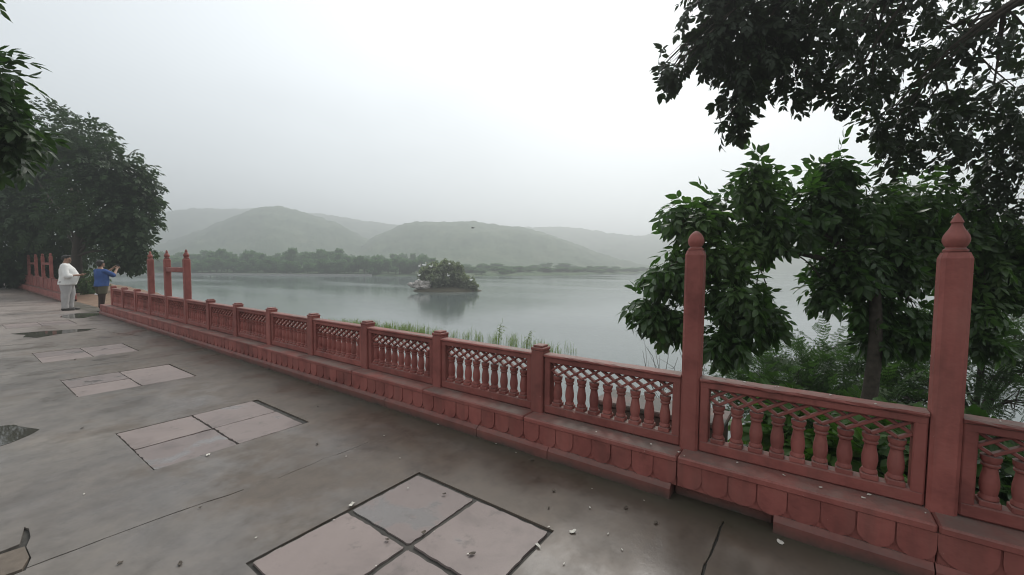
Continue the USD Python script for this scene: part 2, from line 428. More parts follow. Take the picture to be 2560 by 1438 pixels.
# ------------------------------------------------------------------ ground, lake, hills
tag(obj("ground", grid_mesh(np.array([[[x, y, -4.0] for y in np.linspace(-1300, 1300, 9)] for x in np.linspace(-1300, 1300, 9)])), bank_soil), kind="structure",
    label="dark ground lying under the lake and the hills", cat="ground")
tag(obj("lake_water", grid_mesh(np.array([[[x, y, WATER_Z] for y in (-700, 0, 1000)] for x in (3.3, 300, 900)])), water_mat), kind="structure",
    label="calm grey lake water reflecting the overcast sky", cat="water")


def ridge(name, sil, depth, spread_front, spread_back, seed, label, rough=3.0):
    rough = rough * 1.6
    """A hill range whose crest runs through the given directions at that depth; real slopes in front and behind."""
    sil = np.array(sil, float)
    xs = np.linspace(sil[0, 0], sil[-1, 0], 420)
    ys = np.interp(xs, sil[:, 0], sil[:, 1])
    k = np.ones(9) / 9
    ys = np.convolve(np.pad(ys, 4, mode="edge"), k, mode="valid")
    wob = depth * (1 + 0.10 * (meshkit.fbm(np.stack([xs / 220, xs * 0, xs * 0 + seed], 1), 3, seed) - 0.5))
    crest = np.array([at(x, y, d) for x, y, d in zip(xs, ys, wob)])
    rows = []
    ss = np.concatenate([np.linspace(-1, 0, 56), np.linspace(0, 1, 16)[1:]])
    for s in ss:
        w = spread_front if s < 0 else spread_back
        dirn = crest - EYE
        dirn[:, 2] = 0
        L = np.linalg.norm(dirn, axis=1, keepdims=True)
        p = crest + dirn / L * s * w * (L / depth)
        prof = 0.5 * (1 + math.cos(math.pi * abs(s) ** 0.85))
        p[:, 2] = -2.5 + (crest[:, 2] + 2.5) * prof
        # spurs, gullies and the tree cover of the slopes
        q = np.stack([p[:, 0], p[:, 1], p[:, 0] * 0], 1)
        amp = prof * (1 - prof) * 4
        p[:, 2] += (meshkit.fbm(q / 90.0, 4, seed) - 0.5) * 26 * amp + (meshkit.fbm(q / 7.0, 3, seed + 5) - 0.5) * rough * min(1, prof * 3)
        rows.append(p)
    tag(obj(name, grid_mesh(np.array(rows)), hill_mat, smooth=True), kind="structure", label=label, cat="hill")


ridge("far_hills", [(-700, 590), (0, 600), (250, 600), (310, 583), (370, 548), (430, 528), (490, 521), (560, 525), (640, 521), (720, 526), (790, 535), (850, 544), (920, 553), (970, 561), (1060, 572), (1150, 575), (1250, 574), (1330, 568), (1400, 567), (1450, 572), (1500, 577), (1540, 588), (1590, 593), (1640, 586), (1700, 574), (1800, 562), (2000, 575), (2300, 570), (2560, 580), (3000, 572)],
      600, 210, 180, 3, "pale hazy ridge farthest behind the lake", 3.5)
ridge("left_hill", [(200, 655), (330, 628), (430, 603), (500, 577), (560, 552), (620, 529), (650, 522), (690, 518), (730, 524), (790, 543), (840, 560), (890, 585), (930, 608), (980, 630), (1060, 655)],
      420, 190, 160, 11, "hazy wooded hill behind the left part of the far shore", 3.0)
ridge("middle_hill", [(820, 655), (900, 615), (940, 590), (990, 570), (1030, 559), (1080, 557), (1130, 556), (1190, 557), (1240, 565), (1300, 571), (1350, 580), (1400, 597), (1450, 614), (1500, 633), (1550, 650), (1610, 664), (1680, 672)],
      390, 180, 150, 23, "hazy wooded hill behind the island", 2.6)

# low wooded land along the far shore
xs = np.linspace(-900, 1700, 130)
near = np.interp(xs, [-900, 0, 300, 1000, 1250, 1450, 1600, 1700], [118, 118, 121, 121, 128, 150, 200, 240]) + 2.5 * (meshkit.fbm(np.stack([xs / 60, xs * 0, xs * 0], 1), 3, 2) - 0.5)
rows = []
for k, (dd, z) in enumerate([(0, WATER_Z - 0.6), (0.6, WATER_Z + 0.15), (5, WATER_Z + 0.5), (25, -0.6), (60, 0.2), (110, 1.2), (190, 1.0)]):
    rows.append([np.array([*at(x, 700, d + dd)[:2], z + (0 if k < 2 else 0.6 * (meshkit.noise(np.array([x / 30, k, 0.5])) - 0.5))]) for x, d in zip(xs, near)])
tag(obj("far_shore", grid_mesh(np.array(rows)), hill_mat, smooth=True), kind="structure", label="low green land along the far side of the lake", cat="shore")
wx = np.linspace(240, 930, 60)
wd = np.interp(wx, xs, near) - 0.4
sec = [(0, WATER_Z - 0.5), (0, WATER_Z + 0.42), (0.5, WATER_Z + 0.42), (0.5, WATER_Z - 0.5)]
rows = [[np.array([*at(x, 700, d + o)[:2], z]) for x, d in zip(wx, wd)] for o, z in sec]
tag(obj("embankment", grid_mesh(np.array(rows)), grey_stone), "low grey stone embankment along the waterline of the far shore", "embankment")

# ------------------------------------------------------------------ terrace
RX = 2.98                                   # centre line of the balustrade
SET_Y = [1.161, 3.878, 6.697, 9.403, 14.83]
SX0, SX1, SL = 0.885, 1.988, 1.094
terr = sbox(-9.0, -9.0, 3.22, 62.0)
holes, slabs = [], []
for si, y0 in enumerate(SET_Y):
    w_ = 0.024 if si == 0 else 0.009
    holes.append(sbox(SX0 - w_, y0 - w_, SX1 + (0.06 if si == 1 else w_ + 0.008), y0 + SL + w_))
    g = [0.034, 0.014, 0.012, 0.010, 0.010][si]
    hx, hy = (SX1 - SX0) / 2, SL / 2
    for a in (0, 1):
        for b in (0, 1):
            slabs.append((si, sbox(SX0 + a * hx + (g / 2 if a else 0), y0 + b * hy + (g / 2 if b else 0), SX0 + (a + 1) * hx - (0 if a else g / 2), y0 + (b + 1) * hy - (0 if b else g / 2))))


def crack(pts, w, seed):
    r = np.random.default_rng(seed)
    out = []
    pts = np.array(pts, float)
    for a, b in zip(pts[:-1], pts[1:]):
        n = max(2, int(np.linalg.norm(b - a) / 0.09))
        t = np.linspace(0, 1, n, endpoint=False)[:, None]
        out.append(a + (b - a) * t + r.normal(0, 0.005, (n, 2)))
    line = LineString(np.vstack(out + [pts[-1:]]))
    segs = [LineString([p, q]).buffer(w * r.uniform(0.35, 1.0) / 2, cap_style=1, quad_segs=2) for p, q in zip(line.coords[:-1], line.coords[1:])]
    return shapely.union_all(segs)


cuts = list(holes) + [
    crack([(-1.0, 8.85), (0.44, 8.74), (1.1, 8.62), (2.72, 8.50)], 0.010, 1),
    crack([(-0.2, 3.13), (0.67, 3.11), (1.15, 3.05)], 0.012, 2), crack([(1.35, 3.03), (2.1, 3.02)], 0.006, 3),
    crack([(2.70, 0.36), (2.16, 0.37), (1.3, 0.38)], 0.016, 4),
    crack([(-1.0, 11.92), (0.62, 11.88), (0.95, 11.78)], 0.03, 5), crack([(1.5, 11.62), (2.74, 11.6)], 0.008, 6),
    crack([(1.55, 13.2), (2.2, 13.0)], 0.05, 7), crack([(2.0, 14.3), (2.6, 14.1)], 0.05, 8), crack([(2.15, 12.5), (2.45, 11.2)], 0.03, 12),
    crack([(-0.5, 16.9), (2.7, 16.6)], 0.02, 9), crack([(-0.5, 20.2), (2.7, 20.0)], 0.03, 10),
]
broken = Polygon([(-0.9, 3.08), (0.20, 3.10), (0.228, 3.21), (0.224, 3.36), (0.248, 3.46), (0.252, 3.58), (0.238, 3.62), (0.222, 3.52), (0.205, 3.42), (0.06, 3.395), (-0.9, 3.445)])
cuts.append(broken)
# damp hollows where rainwater stands
pud = {"puddle": Polygon([(-0.6, 6.2), (0.1, 6.15), (0.36, 6.0), (0.50, 5.66), (0.42, 5.54), (0.30, 5.42), (0.1, 5.30), (-0.6, 5.25)]),
       "puddle_far": Polygon([(0.86, 13.72), (1.25, 13.66), (1.7, 13.55), (2.12, 13.34), (1.9, 13.05), (1.45, 12.86), (1.14, 12.58), (0.98, 12.9), (1.02, 13.25)]),
       "puddle_gap": Polygon([(2.05, 17.3), (2.4, 17.7), (2.85, 17.3), (2.7, 16.7), (2.3, 16.1), (2.08, 16.2), (1.95, 16.8)])}
terr = terr.difference(shapely.union_all(cuts))
tv, tf = prism(terr, -0.05, 0.0)
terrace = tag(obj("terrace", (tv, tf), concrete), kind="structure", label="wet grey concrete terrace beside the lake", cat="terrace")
obj("joint_bed", prism(sbox(-8.9, -8.9, 3.2, 61.9), -0.12, -0.013), dirt, terrace)
for si, p in slabs:
    cx, cy = p.centroid.coords[0]
    x0, y0, x1, y1 = p.bounds
    dz = rng.uniform(-0.004, 0.002)
    ring = np.array(p.buffer(-0.012).buffer(0.012, quad_segs=3).segmentize(0.035).exterior.coords)[:-1]
    ring = ring + rng.normal(0, 0.0022, ring.shape) - 0.004 * np.sign(ring - [cx, cy]) * (rng.random(ring.shape) < 0.10)
    v, f = prism(Polygon(ring).buffer(0), -0.04, -0.001 + dz)
    tilt = rng.normal(0, 0.0022, 2)
    v = np.c_[v[:, :2], v[:, 2] + (v[:, 0] - cx) * tilt[0] + (v[:, 1] - cy) * tilt[1]]
    obj("paving_slab", (v, f), slab_mats[int(rng.integers(0, 3))], terrace)
for pts, z in (([(-.9, 3.10), (0.05, 3.13), (0.19, 3.12), (0.222, 3.22), (0.218, 3.36), (0.06, 3.38), (-.9, 3.43)], 0.004),):
    obj("broken_slab", prism(Polygon(pts), -0.05, z), rubble_mat, terrace)
pl = {"puddle": "dark shallow puddle at the left edge of the near terrace", "puddle_far": "long dark puddle across the terrace in front of the man in white", "puddle_gap": "greenish puddle near the end of the balustrade by the two men"}
for k, p in pud.items():
    p = p.buffer(0.05).buffer(-0.05)
    pts = np.array(p.segmentize(0.06).exterior.coords)
    pts = pts + 0.05 * (np.stack([meshkit.fbm(np.c_[pts * 6, pts[:, 0] * 0], 3, 1), meshkit.fbm(np.c_[pts * 6, pts[:, 0] * 0], 3, 9)], 1) - 0.5)
    tag(obj("puddle", prism(Polygon(pts).buffer(0), 0.0005, 0.0035), puddle_mat), pl[k], "puddle")

# outer retaining wall and banks
tag(obj("retaining_wall", cbox(3.225, 3.62, -9, 17.2, -3.0, -0.06, 0.02), grey_stone), "grey retaining wall under the lake side of the balustrade", "retaining wall")
by = np.linspace(-26, 3.6, 60)
rows = []
for k, (o, z) in enumerate([(3.62, -0.30), (4.6, -0.42), (5.8, -0.75), (7.2, -1.25), (8.6, -1.75), (9.6, -2.3)]):
    shrink = np.clip((3.6 - by) / 2.6, 0, 1)
    rows.append(np.stack([3.62 + (o - 3.62) * (0.12 + 0.88 * shrink), by, z - (1 - shrink) * 1.5 + 0.25 * (meshkit.fbm(np.c_[by * 1.3, by * 0 + k, by * 0], 3, 4) - 0.5)], 1))
tag(obj("near_bank", grid_mesh(np.array(rows)), bank_soil, smooth=True), kind="structure", label="muddy bank outside the near end of the balustrade", cat="bank")
# promontory at the left beyond the gap in the balustrade
by = np.linspace(17.0, 75, 90)
rows = []
tipw = np.interp(by, [17, 19, 22, 27, 34, 45, 75], [0.6, 1.6, 3.2, 5.2, 6.2, 7.0, 9.0])
for k, (o, z) in enumerate([(-0.02, 0.0), (0.12, 0.06), (0.35, 0.12), (0.65, -0.1), (0.85, -0.7), (1.0, -1.5), (1.18, -2.4)]):
    edge = by * 0 + (3.2 if k == 0 else 0)
    rows.append(np.stack([3.2 + o * tipw, by, z + (0.30 * (meshkit.fbm(np.c_[by * 0.7, by * 0 + k * 0.8, by * 0], 3, 8) - 0.42) if 0 < k < 5 else 0 * by)], 1))
tag(obj("earth_bank", grid_mesh(np.array(rows)), soil, smooth=True), kind="structure", label="brown earth bank beyond the gap in the balustrade", cat="bank")

# ------------------------------------------------------------------ balustrade
SP, Y0 = 1.211, 0.6196
PW = 0.0575
Z_LED, Z_TOP = 0.289, 0.79


def post_mesh_short():
    m = [cbox(-PW - .004, PW + .004, -PW, PW, Z_LED - 0.01, 0.815, 0.007), cbox(-PW - .007, PW + .007, -PW - .004, PW + .004, 0.812, 0.838, 0.010), cbox(-PW + .008, PW - .008, -PW + .012, PW - .012, 0.836, 0.856, 0.010)]
    return join(m)


def post_mesh_tall(top):
    b, c = PW, 0.016
    oct_ = [(b, b - c), (b - c, b), (-b + c, b), (-b, b - c), (-b, -b + c), (-b + c, -b), (b - c, -b), (b, -b + c)]
    a = prism(Polygon(oct_), Z_LED - 0.01, top - 0.03)
    # chamfered shoulder up to the neck
    n = 8
    o = np.array(oct_)
    v = np.vstack([np.c_[o, np.full(8, top - 0.03)], np.c_[o * 0.82, np.full(8, top)]])
    f = []
    for j in range(n):
        k = (j + 1) % n
        f += [[j, k, n + k], [j, n + k, n + j]]
    f += [[8, 8 + j, 8 + j + 1] for j in range(1, 7)]
    return join([a, (v, np.array(f))])


def finial(top, h, tip=True):
    s = h / 0.19
    pr = [(0.040, 0), (0.047, 0.004), (0.047, 0.014), (0.038, 0.020), (0.036, 0.026), (0.043, 0.034), (0.050, 0.052), (0.051, 0.066), (0.047, 0.082), (0.039, 0.098), (0.029, 0.114), (0.022, 0.130), (0.020, 0.140)]
    if not tip:
        pr = pr[:9] + [(0.040, 0.098), (0.032, 0.110), (0.022, 0.120), (0.012, 0.127)]
        return lathe([(r, top + z) for r, z in pr + [(0.004, 0.131)]], 18)
    pr += [(0.025, 0.146), (0.022, 0.154), (0.012, 0.176), (0.003, 0.190)] if tip else [(0.012, 0.143), (0.004, 0.145)]
    return lathe([(r, top + z * (s if tip else 1)) for r, z in pr], 18)


bal_h = (0.372, 0.618)
_bp = [(0.030, 0.022), (0.037, 0.030), (0.037, 0.040), (0.030, 0.052), (0.034, 0.075), (0.0365, 0.098), (0.035, 0.125), (0.030, 0.155), (0.0265, 0.178), (0.0265, 0.188), (0.034, 0.195), (0.035, 0.203), (0.029, 0.209), (0.034, 0.216), (0.038, 0.226), (0.039, 0.246)]


def baluster(y):
    z0 = bal_h[0] - 0.004
    return join([lathe([(r, z0 + z) for r, z in _bp], 12, (0, y, 0)), cbox(-0.038, 0.038, y - 0.038, y + 0.038, z0 - 0.006, z0 + 0.026, 0.005)])


def bar(y0, z0, y1, z1, u, w=0.017, d=0.034):
    L = math.hypot(y1 - y0, z1 - z0)
    a = math.atan2(z1 - z0, y1 - y0)
    v, f = cbox(-d / 2, d / 2, -L / 2, L / 2, -w / 2, w / 2, 0.004)
    c, s = math.cos(a), math.sin(a)
    R = np.array([[1, 0, 0], [0, c, -s], [0, s, c]])
    return moved((v, f), R, (u, (y0 + y1) / 2, (z0 + z1) / 2))


def build_panel(parent, ya, yb, worn):
    """One carved panel between two posts: frame, coping, nine balusters and a lattice of crossing ribs."""
    hw = 0.043
    z0, z1 = Z_LED, Z_TOP
    st = 0.055
    lo, hi = ya + st, yb - st
    zb, zt = 0.366, 0.722
    fr = [cbox(-hw, hw, ya, yb, z0 + .001, zb, 0.010), cbox(-hw, hw, ya, yb, zt, z1 - 0.022, 0.006),
          cbox(-hw + .001, hw - .001, ya + .001, ya + st, zb - .01, zt + .01, 0.006), cbox(-hw + .001, hw - .001, yb - st, yb - .001, zb - .01, zt + .01, 0.006)]
    off = (RX, 0, 0)
    p = obj("railing_panel", moved(join(fr), None, off), red_paint, parent)
    # coping with a slightly uneven, chipped edge
    n = 26
    ys = np.linspace(ya, yb, n)
    prof = np.array([(-0.052, -0.022), (-0.056, -0.014), (-0.052, -0.004), (-0.040, 0.0), (0.040, 0.0), (0.052, -0.004), (0.056, -0.014), (0.052, -0.022)])
    P = np.array([[[a + (rng.normal(0, worn) if abs(a) > .045 else 0), y, z1 + b + rng.normal(0, worn * .5)] for a, b in prof] for y in ys])
    v, f = grid_mesh(np.concatenate([P, P[:, :1]], 1))
    e = 9
    caps = [[0, j, j + 1, j + 1] for j in range(1, 7)] + [[(n - 1) * e, (n - 1) * e + j + 1, (n - 1) * e + j, (n - 1) * e + j] for j in range(1, 7)]
    v = v + np.array(off)
    tri = np.vstack([f[:, [0, 1, 2]], f[:, [0, 2, 3]], np.array(caps)[:, :3]])
    obj("coping", (v, tri), red_paint, p)
    pitch = (hi - lo) / 9
    h1 = (zt - bal_h[1]) / 3
    for k in range(9):
        yc = lo + (k + 0.5) * pitch
        obj("baluster", moved(baluster(yc + rng.normal(0, .0018)), np.diag([1, 1, 1.0]), off + rng.normal(0, .0015, 3) * [1, 0, 0.6]), red_paint, p, smooth=35)
    for fam in (-1, 1):
        for k in range(-1, 10):
            yc = lo + (k + 0.5) * pitch
            a0, a1 = 0.0, 1.5
            # clip to the opening
            ya_, yb_ = yc, yc + fam * 1.5 * pitch
            for lim, sgn in ((lo, -1), (hi, 1)):
                pass
            t0 = t1 = None
            ts = []
            for t in np.linspace(0, 1, 61):
                y = ya_ + (yb_ - ya_) * t
                if lo - 0.004 <= y <= hi + 0.004:
                    ts.append(t)
            if not ts or ts[-1] - ts[0] < 0.12:
                continue
            t0, t1 = ts[0], ts[-1]
            obj("lattice_rib", moved(bar(ya_ + (yb_ - ya_) * t0, bal_h[1] + 3 * h1 * t0, ya_ + (yb_ - ya_) * t1, bal_h[1] + 3 * h1 * t1, 0.004 * fam), None, off), red_paint, p)
    return p


def petal(yc, w, z0, z1, x0, x1):
    """A hanging rounded petal carved on the plinth."""
    r = w / 2
    a = np.linspace(math.pi, 2 * math.pi, 11)
    pts = [(yc + r * math.cos(t), z0 + r * 0.95 + r * 0.95 * math.sin(t)) for t in a] + [(yc + r, z1), (yc - r, z1)]
    m = trimesh.creation.extrude_polygon(Polygon(pts), x1 - x0, engine="earcut")
    v = np.asarray(m.vertices)
    return np.c_[v[:, 2] + x0, v[:, 0], v[:, 1]], np.asarray(m.faces)


def build_plinth(parent, ya, yb, k):
    xl, xf = RX - 0.2086, RX - 0.2326
    j = 0.003
    blk = obj("plinth_block", join([cbox(xl + rng.uniform(-.003, .003), RX + 0.2, ya + j, yb - j, 0.243, Z_LED + rng.uniform(-.003, .001), 0.009), cbox(xl + 0.015, RX + 0.19, ya + j, yb - j, 0.085, 0.247, 0.004)]), red_paint, parent)
    n = 8
    pw = (yb - ya) / n
    for i in range(n):
        yc = ya + (i + .5) * pw
        obj("petal", petal(yc + rng.normal(0, .002), pw * rng.uniform(.95, .97), 0.090 + rng.uniform(-.005, .005), 0.247, xl + 0.003 + rng.uniform(0, .003), xl + 0.03), red_paint, blk)
    return blk


def build_base(parent, ya, yb):
    xf = RX - 0.2326
    pts = [(xf, 0.0), (xf, 0.068), (xf + 0.030, 0.094), (RX + 0.18, 0.094), (RX + 0.18, 0.0)]
    m = trimesh.creation.extrude_polygon(Polygon(pts), yb - ya - 0.006, engine="earcut")
    v = np.asarray(m.vertices)
    obj("base_course", (np.c_[v[:, 0], yb - 0.003 - v[:, 2], v[:, 1]], np.asarray(m.faces)), red_paint, parent)


fence = thing("stone_balustrade", "long red stone balustrade with lattice and turned balusters along the terrace edge", "balustrade", (0, 0, 0))
TALL = {-2: (1.62, 0.19, True), -1: (1.607, 0.195, True), 0: (1.635, 0.13, False), 8: (1.62, 0.19, True), 9: (1.62, 0.19, True), 10: (1.62, 0.185, True)}
tall_label = {-1: "tall post with an onion finial nearest the camera", 0: "tall post with a blunt finial, its tip broken off"}
N_END = 13
for n in range(-2, N_END + 1):
    y = Y0 + n * SP + rng.normal(0, 0.003)
    if n in TALL:
        top, h, tip = TALL[n]
        p = obj("tall_post", moved(post_mesh_tall(top), None, (RX, y, 0)), red_paint, fence)
        tag(p, tall_label.get(n))
        obj("finial", moved(finial(top, h, tip), None, (RX, y, 0)), red_paint, p, smooth=40)
    else:
        obj("short_post", moved(post_mesh_short(), None, (RX, y, 0)), red_paint, fence)
    ynext = Y0 + (n + 1) * SP
    if n < N_END:
        build_panel(fence, Y0 + n * SP + PW + .003, ynext - PW - .003, 0.0022 if n < 1 else 0.0008)
ybeg, yend = Y0 - 2.35 * SP, 16.95
edges = [ybeg] + [Y0 + n * SP + 0.035 for n in range(-1, N_END)] + [yend]
for k, (a, b) in enumerate(zip(edges[:-1], edges[1:])):
    build_plinth(fence, a, b, k)
base_edges = [ybeg, 0.10]
y = 0.685
cuts_b = [(ybeg, -0.55), (-0.55, 0.115)] + [(0.685, 1.62), (1.62, 2.35)]
y = 2.35
while y < yend - 0.3:
    e = min(y + 1.3, yend)
    if yend - e < 0.5:
        e = yend
    cuts_b.append((y, e)); y = e
for a, b in cuts_b:
    build_base(fence, a, b)
tag(obj("set_back_stone", cbox(RX - 0.13, RX + 0.18, 0.118, 0.682, -0.02, 0.09, 0.01), red_paint, fence), "recessed red stone where the base course is missing")
yb_, yc_ = Y0 + 8 * SP + PW, Y0 + 9 * SP - PW
obj("cross_beam", cbox(RX - 0.045, RX + 0.045, yb_ - .002, yc_ + .002, 1.335, 1.435, 0.008), red_paint, fence)

# second stretch beyond the gap
fence2 = thing("stone_balustrade", "farther red stone balustrade at the left, with four tall posts in two linked pairs", "balustrade", (0, 0, 0))
S2, E2 = 23.3, 52.0
n2 = int((E2 - S2) / SP)
for k in range(n2):
    a, b = S2 + k * SP, S2 + (k + 1) * SP
    obj("plinth_block", join([cbox(RX - 0.21, RX + 0.2, a + .003, b - .003, 0.0, Z_LED, 0.012), cbox(RX - 0.235, RX + 0.2, a + .003, b - .003, 0, 0.09, 0.01)]), red_paint, fence2)
    p = obj("railing_panel", cbox(RX - 0.043, RX + 0.043, a + PW, b - PW, Z_LED, Z_TOP - 0.02, 0.01), red_paint, fence2)
    obj("coping", cbox(RX - 0.056, RX + 0.056, a + PW, b - PW, Z_TOP - 0.019, Z_TOP, 0.006), red_paint, p)
    if k % 2 == 1 or k < 2:
        obj("short_post", moved(post_mesh_short(), None, (RX, a, 0)), red_paint, fence2)
TP = [27.3, 29.7, 32.0, 34.8]
for y in TP:
    p = obj("tall_post", moved(post_mesh_tall(1.80), None, (RX, y, 0)), red_paint, fence2)
    obj("finial", moved(finial(1.80, 0.16, False), None, (RX, y, 0)), red_paint, p, smooth=40)
for a, b in ((0, 1), (2, 3)):
    for z in (1.40, 0.0):
        if z:
            obj("cross_beam", cbox(RX - 0.045, RX + 0.045, TP[a] + PW - .002, TP[b] - PW + .002, z, z + 0.10, 0.008), red_paint, fence2)

# red block and grey ledges of the ghat below the balustrade
pier = thing("stone_block", "flat topped red painted stone block below the balustrade, seen between the balusters", "stone block", (4.9, 1.36, 0))
obj("body", cbox(-0.24, 0.24, -0.69, 0.69, -1.9, -0.16, 0.02), red_paint, pier)
obj("top_slab", cbox(-0.27, 0.27, -0.72, 0.72, -0.158, -0.10, 0.012), red_paint, pier)
led = thing("stone_ledge", "pale grey stone ledge on the bank behind the near balustrade panel", "ledge", (4.2, 0.25, 0))
obj("tread", cbox(-0.30, 0.35, -0.55, 0.30, -0.30, -0.20, 0.02), grey_stone, led)
obj("riser", cbox(-0.25, 0.30, -0.52, 0.27, -0.75, -0.302, 0.02), grey_stone, led)


# ------------------------------------------------------------------ foliage
def leaf_blade(L, W, fold=0.18, droop=0.15, n=3):
    """One pointed oval leaf along +x with a folded midrib."""
    xs = np.linspace(0, 1, n + 2)
    wd = np.sin(np.pi * xs ** 0.85) ** 0.8 * W / 2
    v = [[0, 0, 0]]
    for x, w in zip(xs[1:-1], wd[1:-1]):
        z = -droop * L * x * x
        v += [[x * L, -w, z + fold * w], [x * L, 0, z], [x * L, w, z + fold * w]]
    v.append([L, 0, -droop * L])
    f = [[0, 1, 2], [0, 2, 3]]
    for i in range(n - 1):
        a, b = 1 + 3 * i, 4 + 3 * i
        f += [[a, b, b + 1], [a, b + 1, a + 1], [a + 1, b + 1, b + 2], [a + 1, b + 2, a + 2]]
    e = 1 + 3 * (n - 1)
    t = len(v) - 1
    f += [[e, t, e + 1], [e + 1, t, e + 2]]
    return np.array(v, float), np.array(f)


def compound(L, pairs, leaf_l, leaf_w, seed, n=2, droop=0.35):
    """A pinnate leaf: a rachis along +x, opposite leaflets and one at the tip."""
    r = np.random.default_rng(seed)
    parts = []
    pts = np.array([[x * L, 0, -droop * L * x * x] for x in np.linspace(0, 1, 4)])
    parts.append(tube(pts, [0.003, 0.0025, 0.002, 0.0012], 3))

    def put(x, ang, s, tilt):
        b = leaf_blade(leaf_l * s, leaf_w * s, n=n)
        R = trimesh.transformations.euler_matrix(r.normal(0, .25), tilt + r.normal(0, .15), ang + r.normal(0, .12))[:3, :3]
        parts.append(moved(b, R, (x * L, 0, -droop * L * x * x)))
    for k in range(pairs):
        x = 0.30 + 0.62 * k / max(1, pairs - 1) if pairs > 1 else 0.6
        for s in (-1, 1):
            put(x + r.uniform(-.02, .02), s * math.radians(58 - 10 * k), 0.85 + 0.2 * r.random(), 0.35)
    put(1.0, 0, 1.1, 0.3 + droop)
    return join(parts)


def frames(out, roll, droop, r):
    """Rotation matrices whose x axis runs outwards and down."""
    x = out + np.array([0, 0, -1.0]) * droop[:, None] + r.normal(0, 0.35, out.shape)
    x /= np.linalg.norm(x, axis=1, keepdims=True)
    up = np.array([0, 0, 1.0]) + r.normal(0, roll, out.shape)
    y = np.cross(up, x); y /= np.maximum(np.linalg.norm(y, axis=1, keepdims=True), 1e-6)
    z = np.cross(x, y)
    return np.stack([x, y, z], -1)


def spread(protos, P, R, S, r):
    """Copies of the prototypes -> list of (vertices, faces), one per copy."""
    which = r.integers(0, len(protos), len(P))
    out = [None] * len(P)
    for k, (v, f) in enumerate(protos):
        for i in np.nonzero(which == k)[0]:
            out[i] = ((v * S[i]) @ R[i].T + P[i], f)
    return out


def join_fast(items):
    return join(items)


def in_lobes(lobes, r, shell=0.4):
    P, O = [], []
    for (c, rad, n) in lobes:
        d = r.normal(size=(n, 3)); d /= np.linalg.norm(d, axis=1, keepdims=True)
        q = r.random(n) ** shell
        lump = 0.75 + 0.5 * meshkit.noise(d * 2.2 + np.asarray(c)[None] * 0.7)
        P.append(np.asarray(c) + d * q[:, None] * np.asarray(rad) * lump[:, None])
        O.append(d)
    return np.vstack(P), np.vstack(O)


def tree(name, label, cat, base, lobes, protos, lmat, bark_mat, trunk_r, fork_z, seed, droop=(0.2, 0.9), size=(0.8, 1.25), singles=0, shell=0.4, lean=None, twigs=5, group=None, twig_r=0.006, bough_r=0.32, hubs=None):
    """Trunk, boughs to every lobe, twigs and leaves. The leaves that show largest are parts of their own."""
    r = np.random.default_rng(seed)
    base = np.asarray(base, float)
    t = thing(name, label, cat, base, group=group)
    fork = np.array([*(base[:2] + (lean if lean is not None else 0)), fork_z])
    tp = curve(base - np.array([0, 0, 0.3]), fork, r.normal(0, 0.08 * abs(fork_z - base[2]), 3) * [1, 1, 0.2], 9)
    rr = np.linspace(trunk_r * 1.25, trunk_r * 0.72, 9); rr[0] *= 1.25
    trunk = obj("trunk", moved(tube(tp, rr, 12), None, -base), bark_mat, t, smooth=60)
    tw = []
    limb = []
    for hb in hubs or []:
        L = np.linalg.norm(hb - tp[-1])
        cv = curve(tp[-1], hb, np.array([0, 0, 0.2 * L]), 14)
        obj("branch", moved(tube(cv, np.linspace(trunk_r * .6, trunk_r * .16, 14), 9), None, -base), bark_mat, t, smooth=60)
        limb.append(cv[5:])
    limb = np.vstack(limb) if limb else None
    for (c, rad, n) in lobes:
        c = np.asarray(c)
        start = tp[int(r.integers(5, 9))] if limb is None else limb[int(np.argmin(np.linalg.norm(limb - c, axis=1) + r.uniform(0, .4, len(limb))))]
        L = np.linalg.norm(c - start)
        cv = curve(start, c, np.array([0, 0, 0.16 * L]) + r.normal(0, 0.07 * L, 3), 9)
        b0 = trunk_r * bough_r * (0.7 + 0.5 * r.random())
        obj("branch", moved(tube(cv, np.linspace(b0, b0 * 0.18 + 0.003, 9), 7), None, -base), bark_mat, t, smooth=60)
        for _ in range(twigs):
            d = r.normal(size=3); d /= np.linalg.norm(d)
            e = c + d * np.asarray(rad) * r.uniform(0.6, 0.95)
            s = cv[int(r.integers(5, 9))]
            tw.append(tube(curve(s, e, r.normal(0, 0.08 * np.linalg.norm(e - s), 3), 5), np.linspace(b0 * 0.25 + twig_r, twig_r * 0.4, 5), 4))
    if tw:
        tag(obj("twigs", moved(join(tw), None, -base), bark_mat, t), kind="stuff")
    P, O = in_lobes(lobes, r, shell)
    R = frames(O, 0.5, r.uniform(*droop, len(P)), r)
    items = spread(protos, P, R, r.uniform(*size, len(P)), r)
    if singles:
        px, py, d = to_px(P)
        ok = (d > 0.5) & (px > -20) & (px < 2580) & (py > -20) & (py < 1450)
        order = np.argsort(np.where(ok, d, 1e9))[:singles]
        mine = set(int(i) for i in order if ok[i])
        for i in sorted(mine):
            obj("leaf", moved(items[i], None, -base), lmat, t)
        items = [m for i, m in enumerate(items) if i not in mine]
    tag(obj("foliage", moved(join_fast(items), None, -base), lmat, t), kind="stuff")
    return t


def lob(px, py, depth, rpx, n, flat=0.85, deep=1.0, less=0.0):
    rad = max(rpx / FOC * depth - less, 0.06)
    return (at(px, py, depth), (rad * deep, rad * deep, rad * flat), n)


pong = [compound(0.22, 3, 0.128, 0.056, s, droop=0.5) for s in range(5)]
pong_fine = [compound(0.15, 3, 0.085, 0.046, 120 + s) for s in range(5)]
pong_big = [compound(0.25, 3, 0.135, 0.062, 20 + s, droop=0.45) for s in range(4)]
spray = [compound(0.42, 3, 0.20, 0.10, 40 + s, n=1, droop=0.25) for s in range(4)]

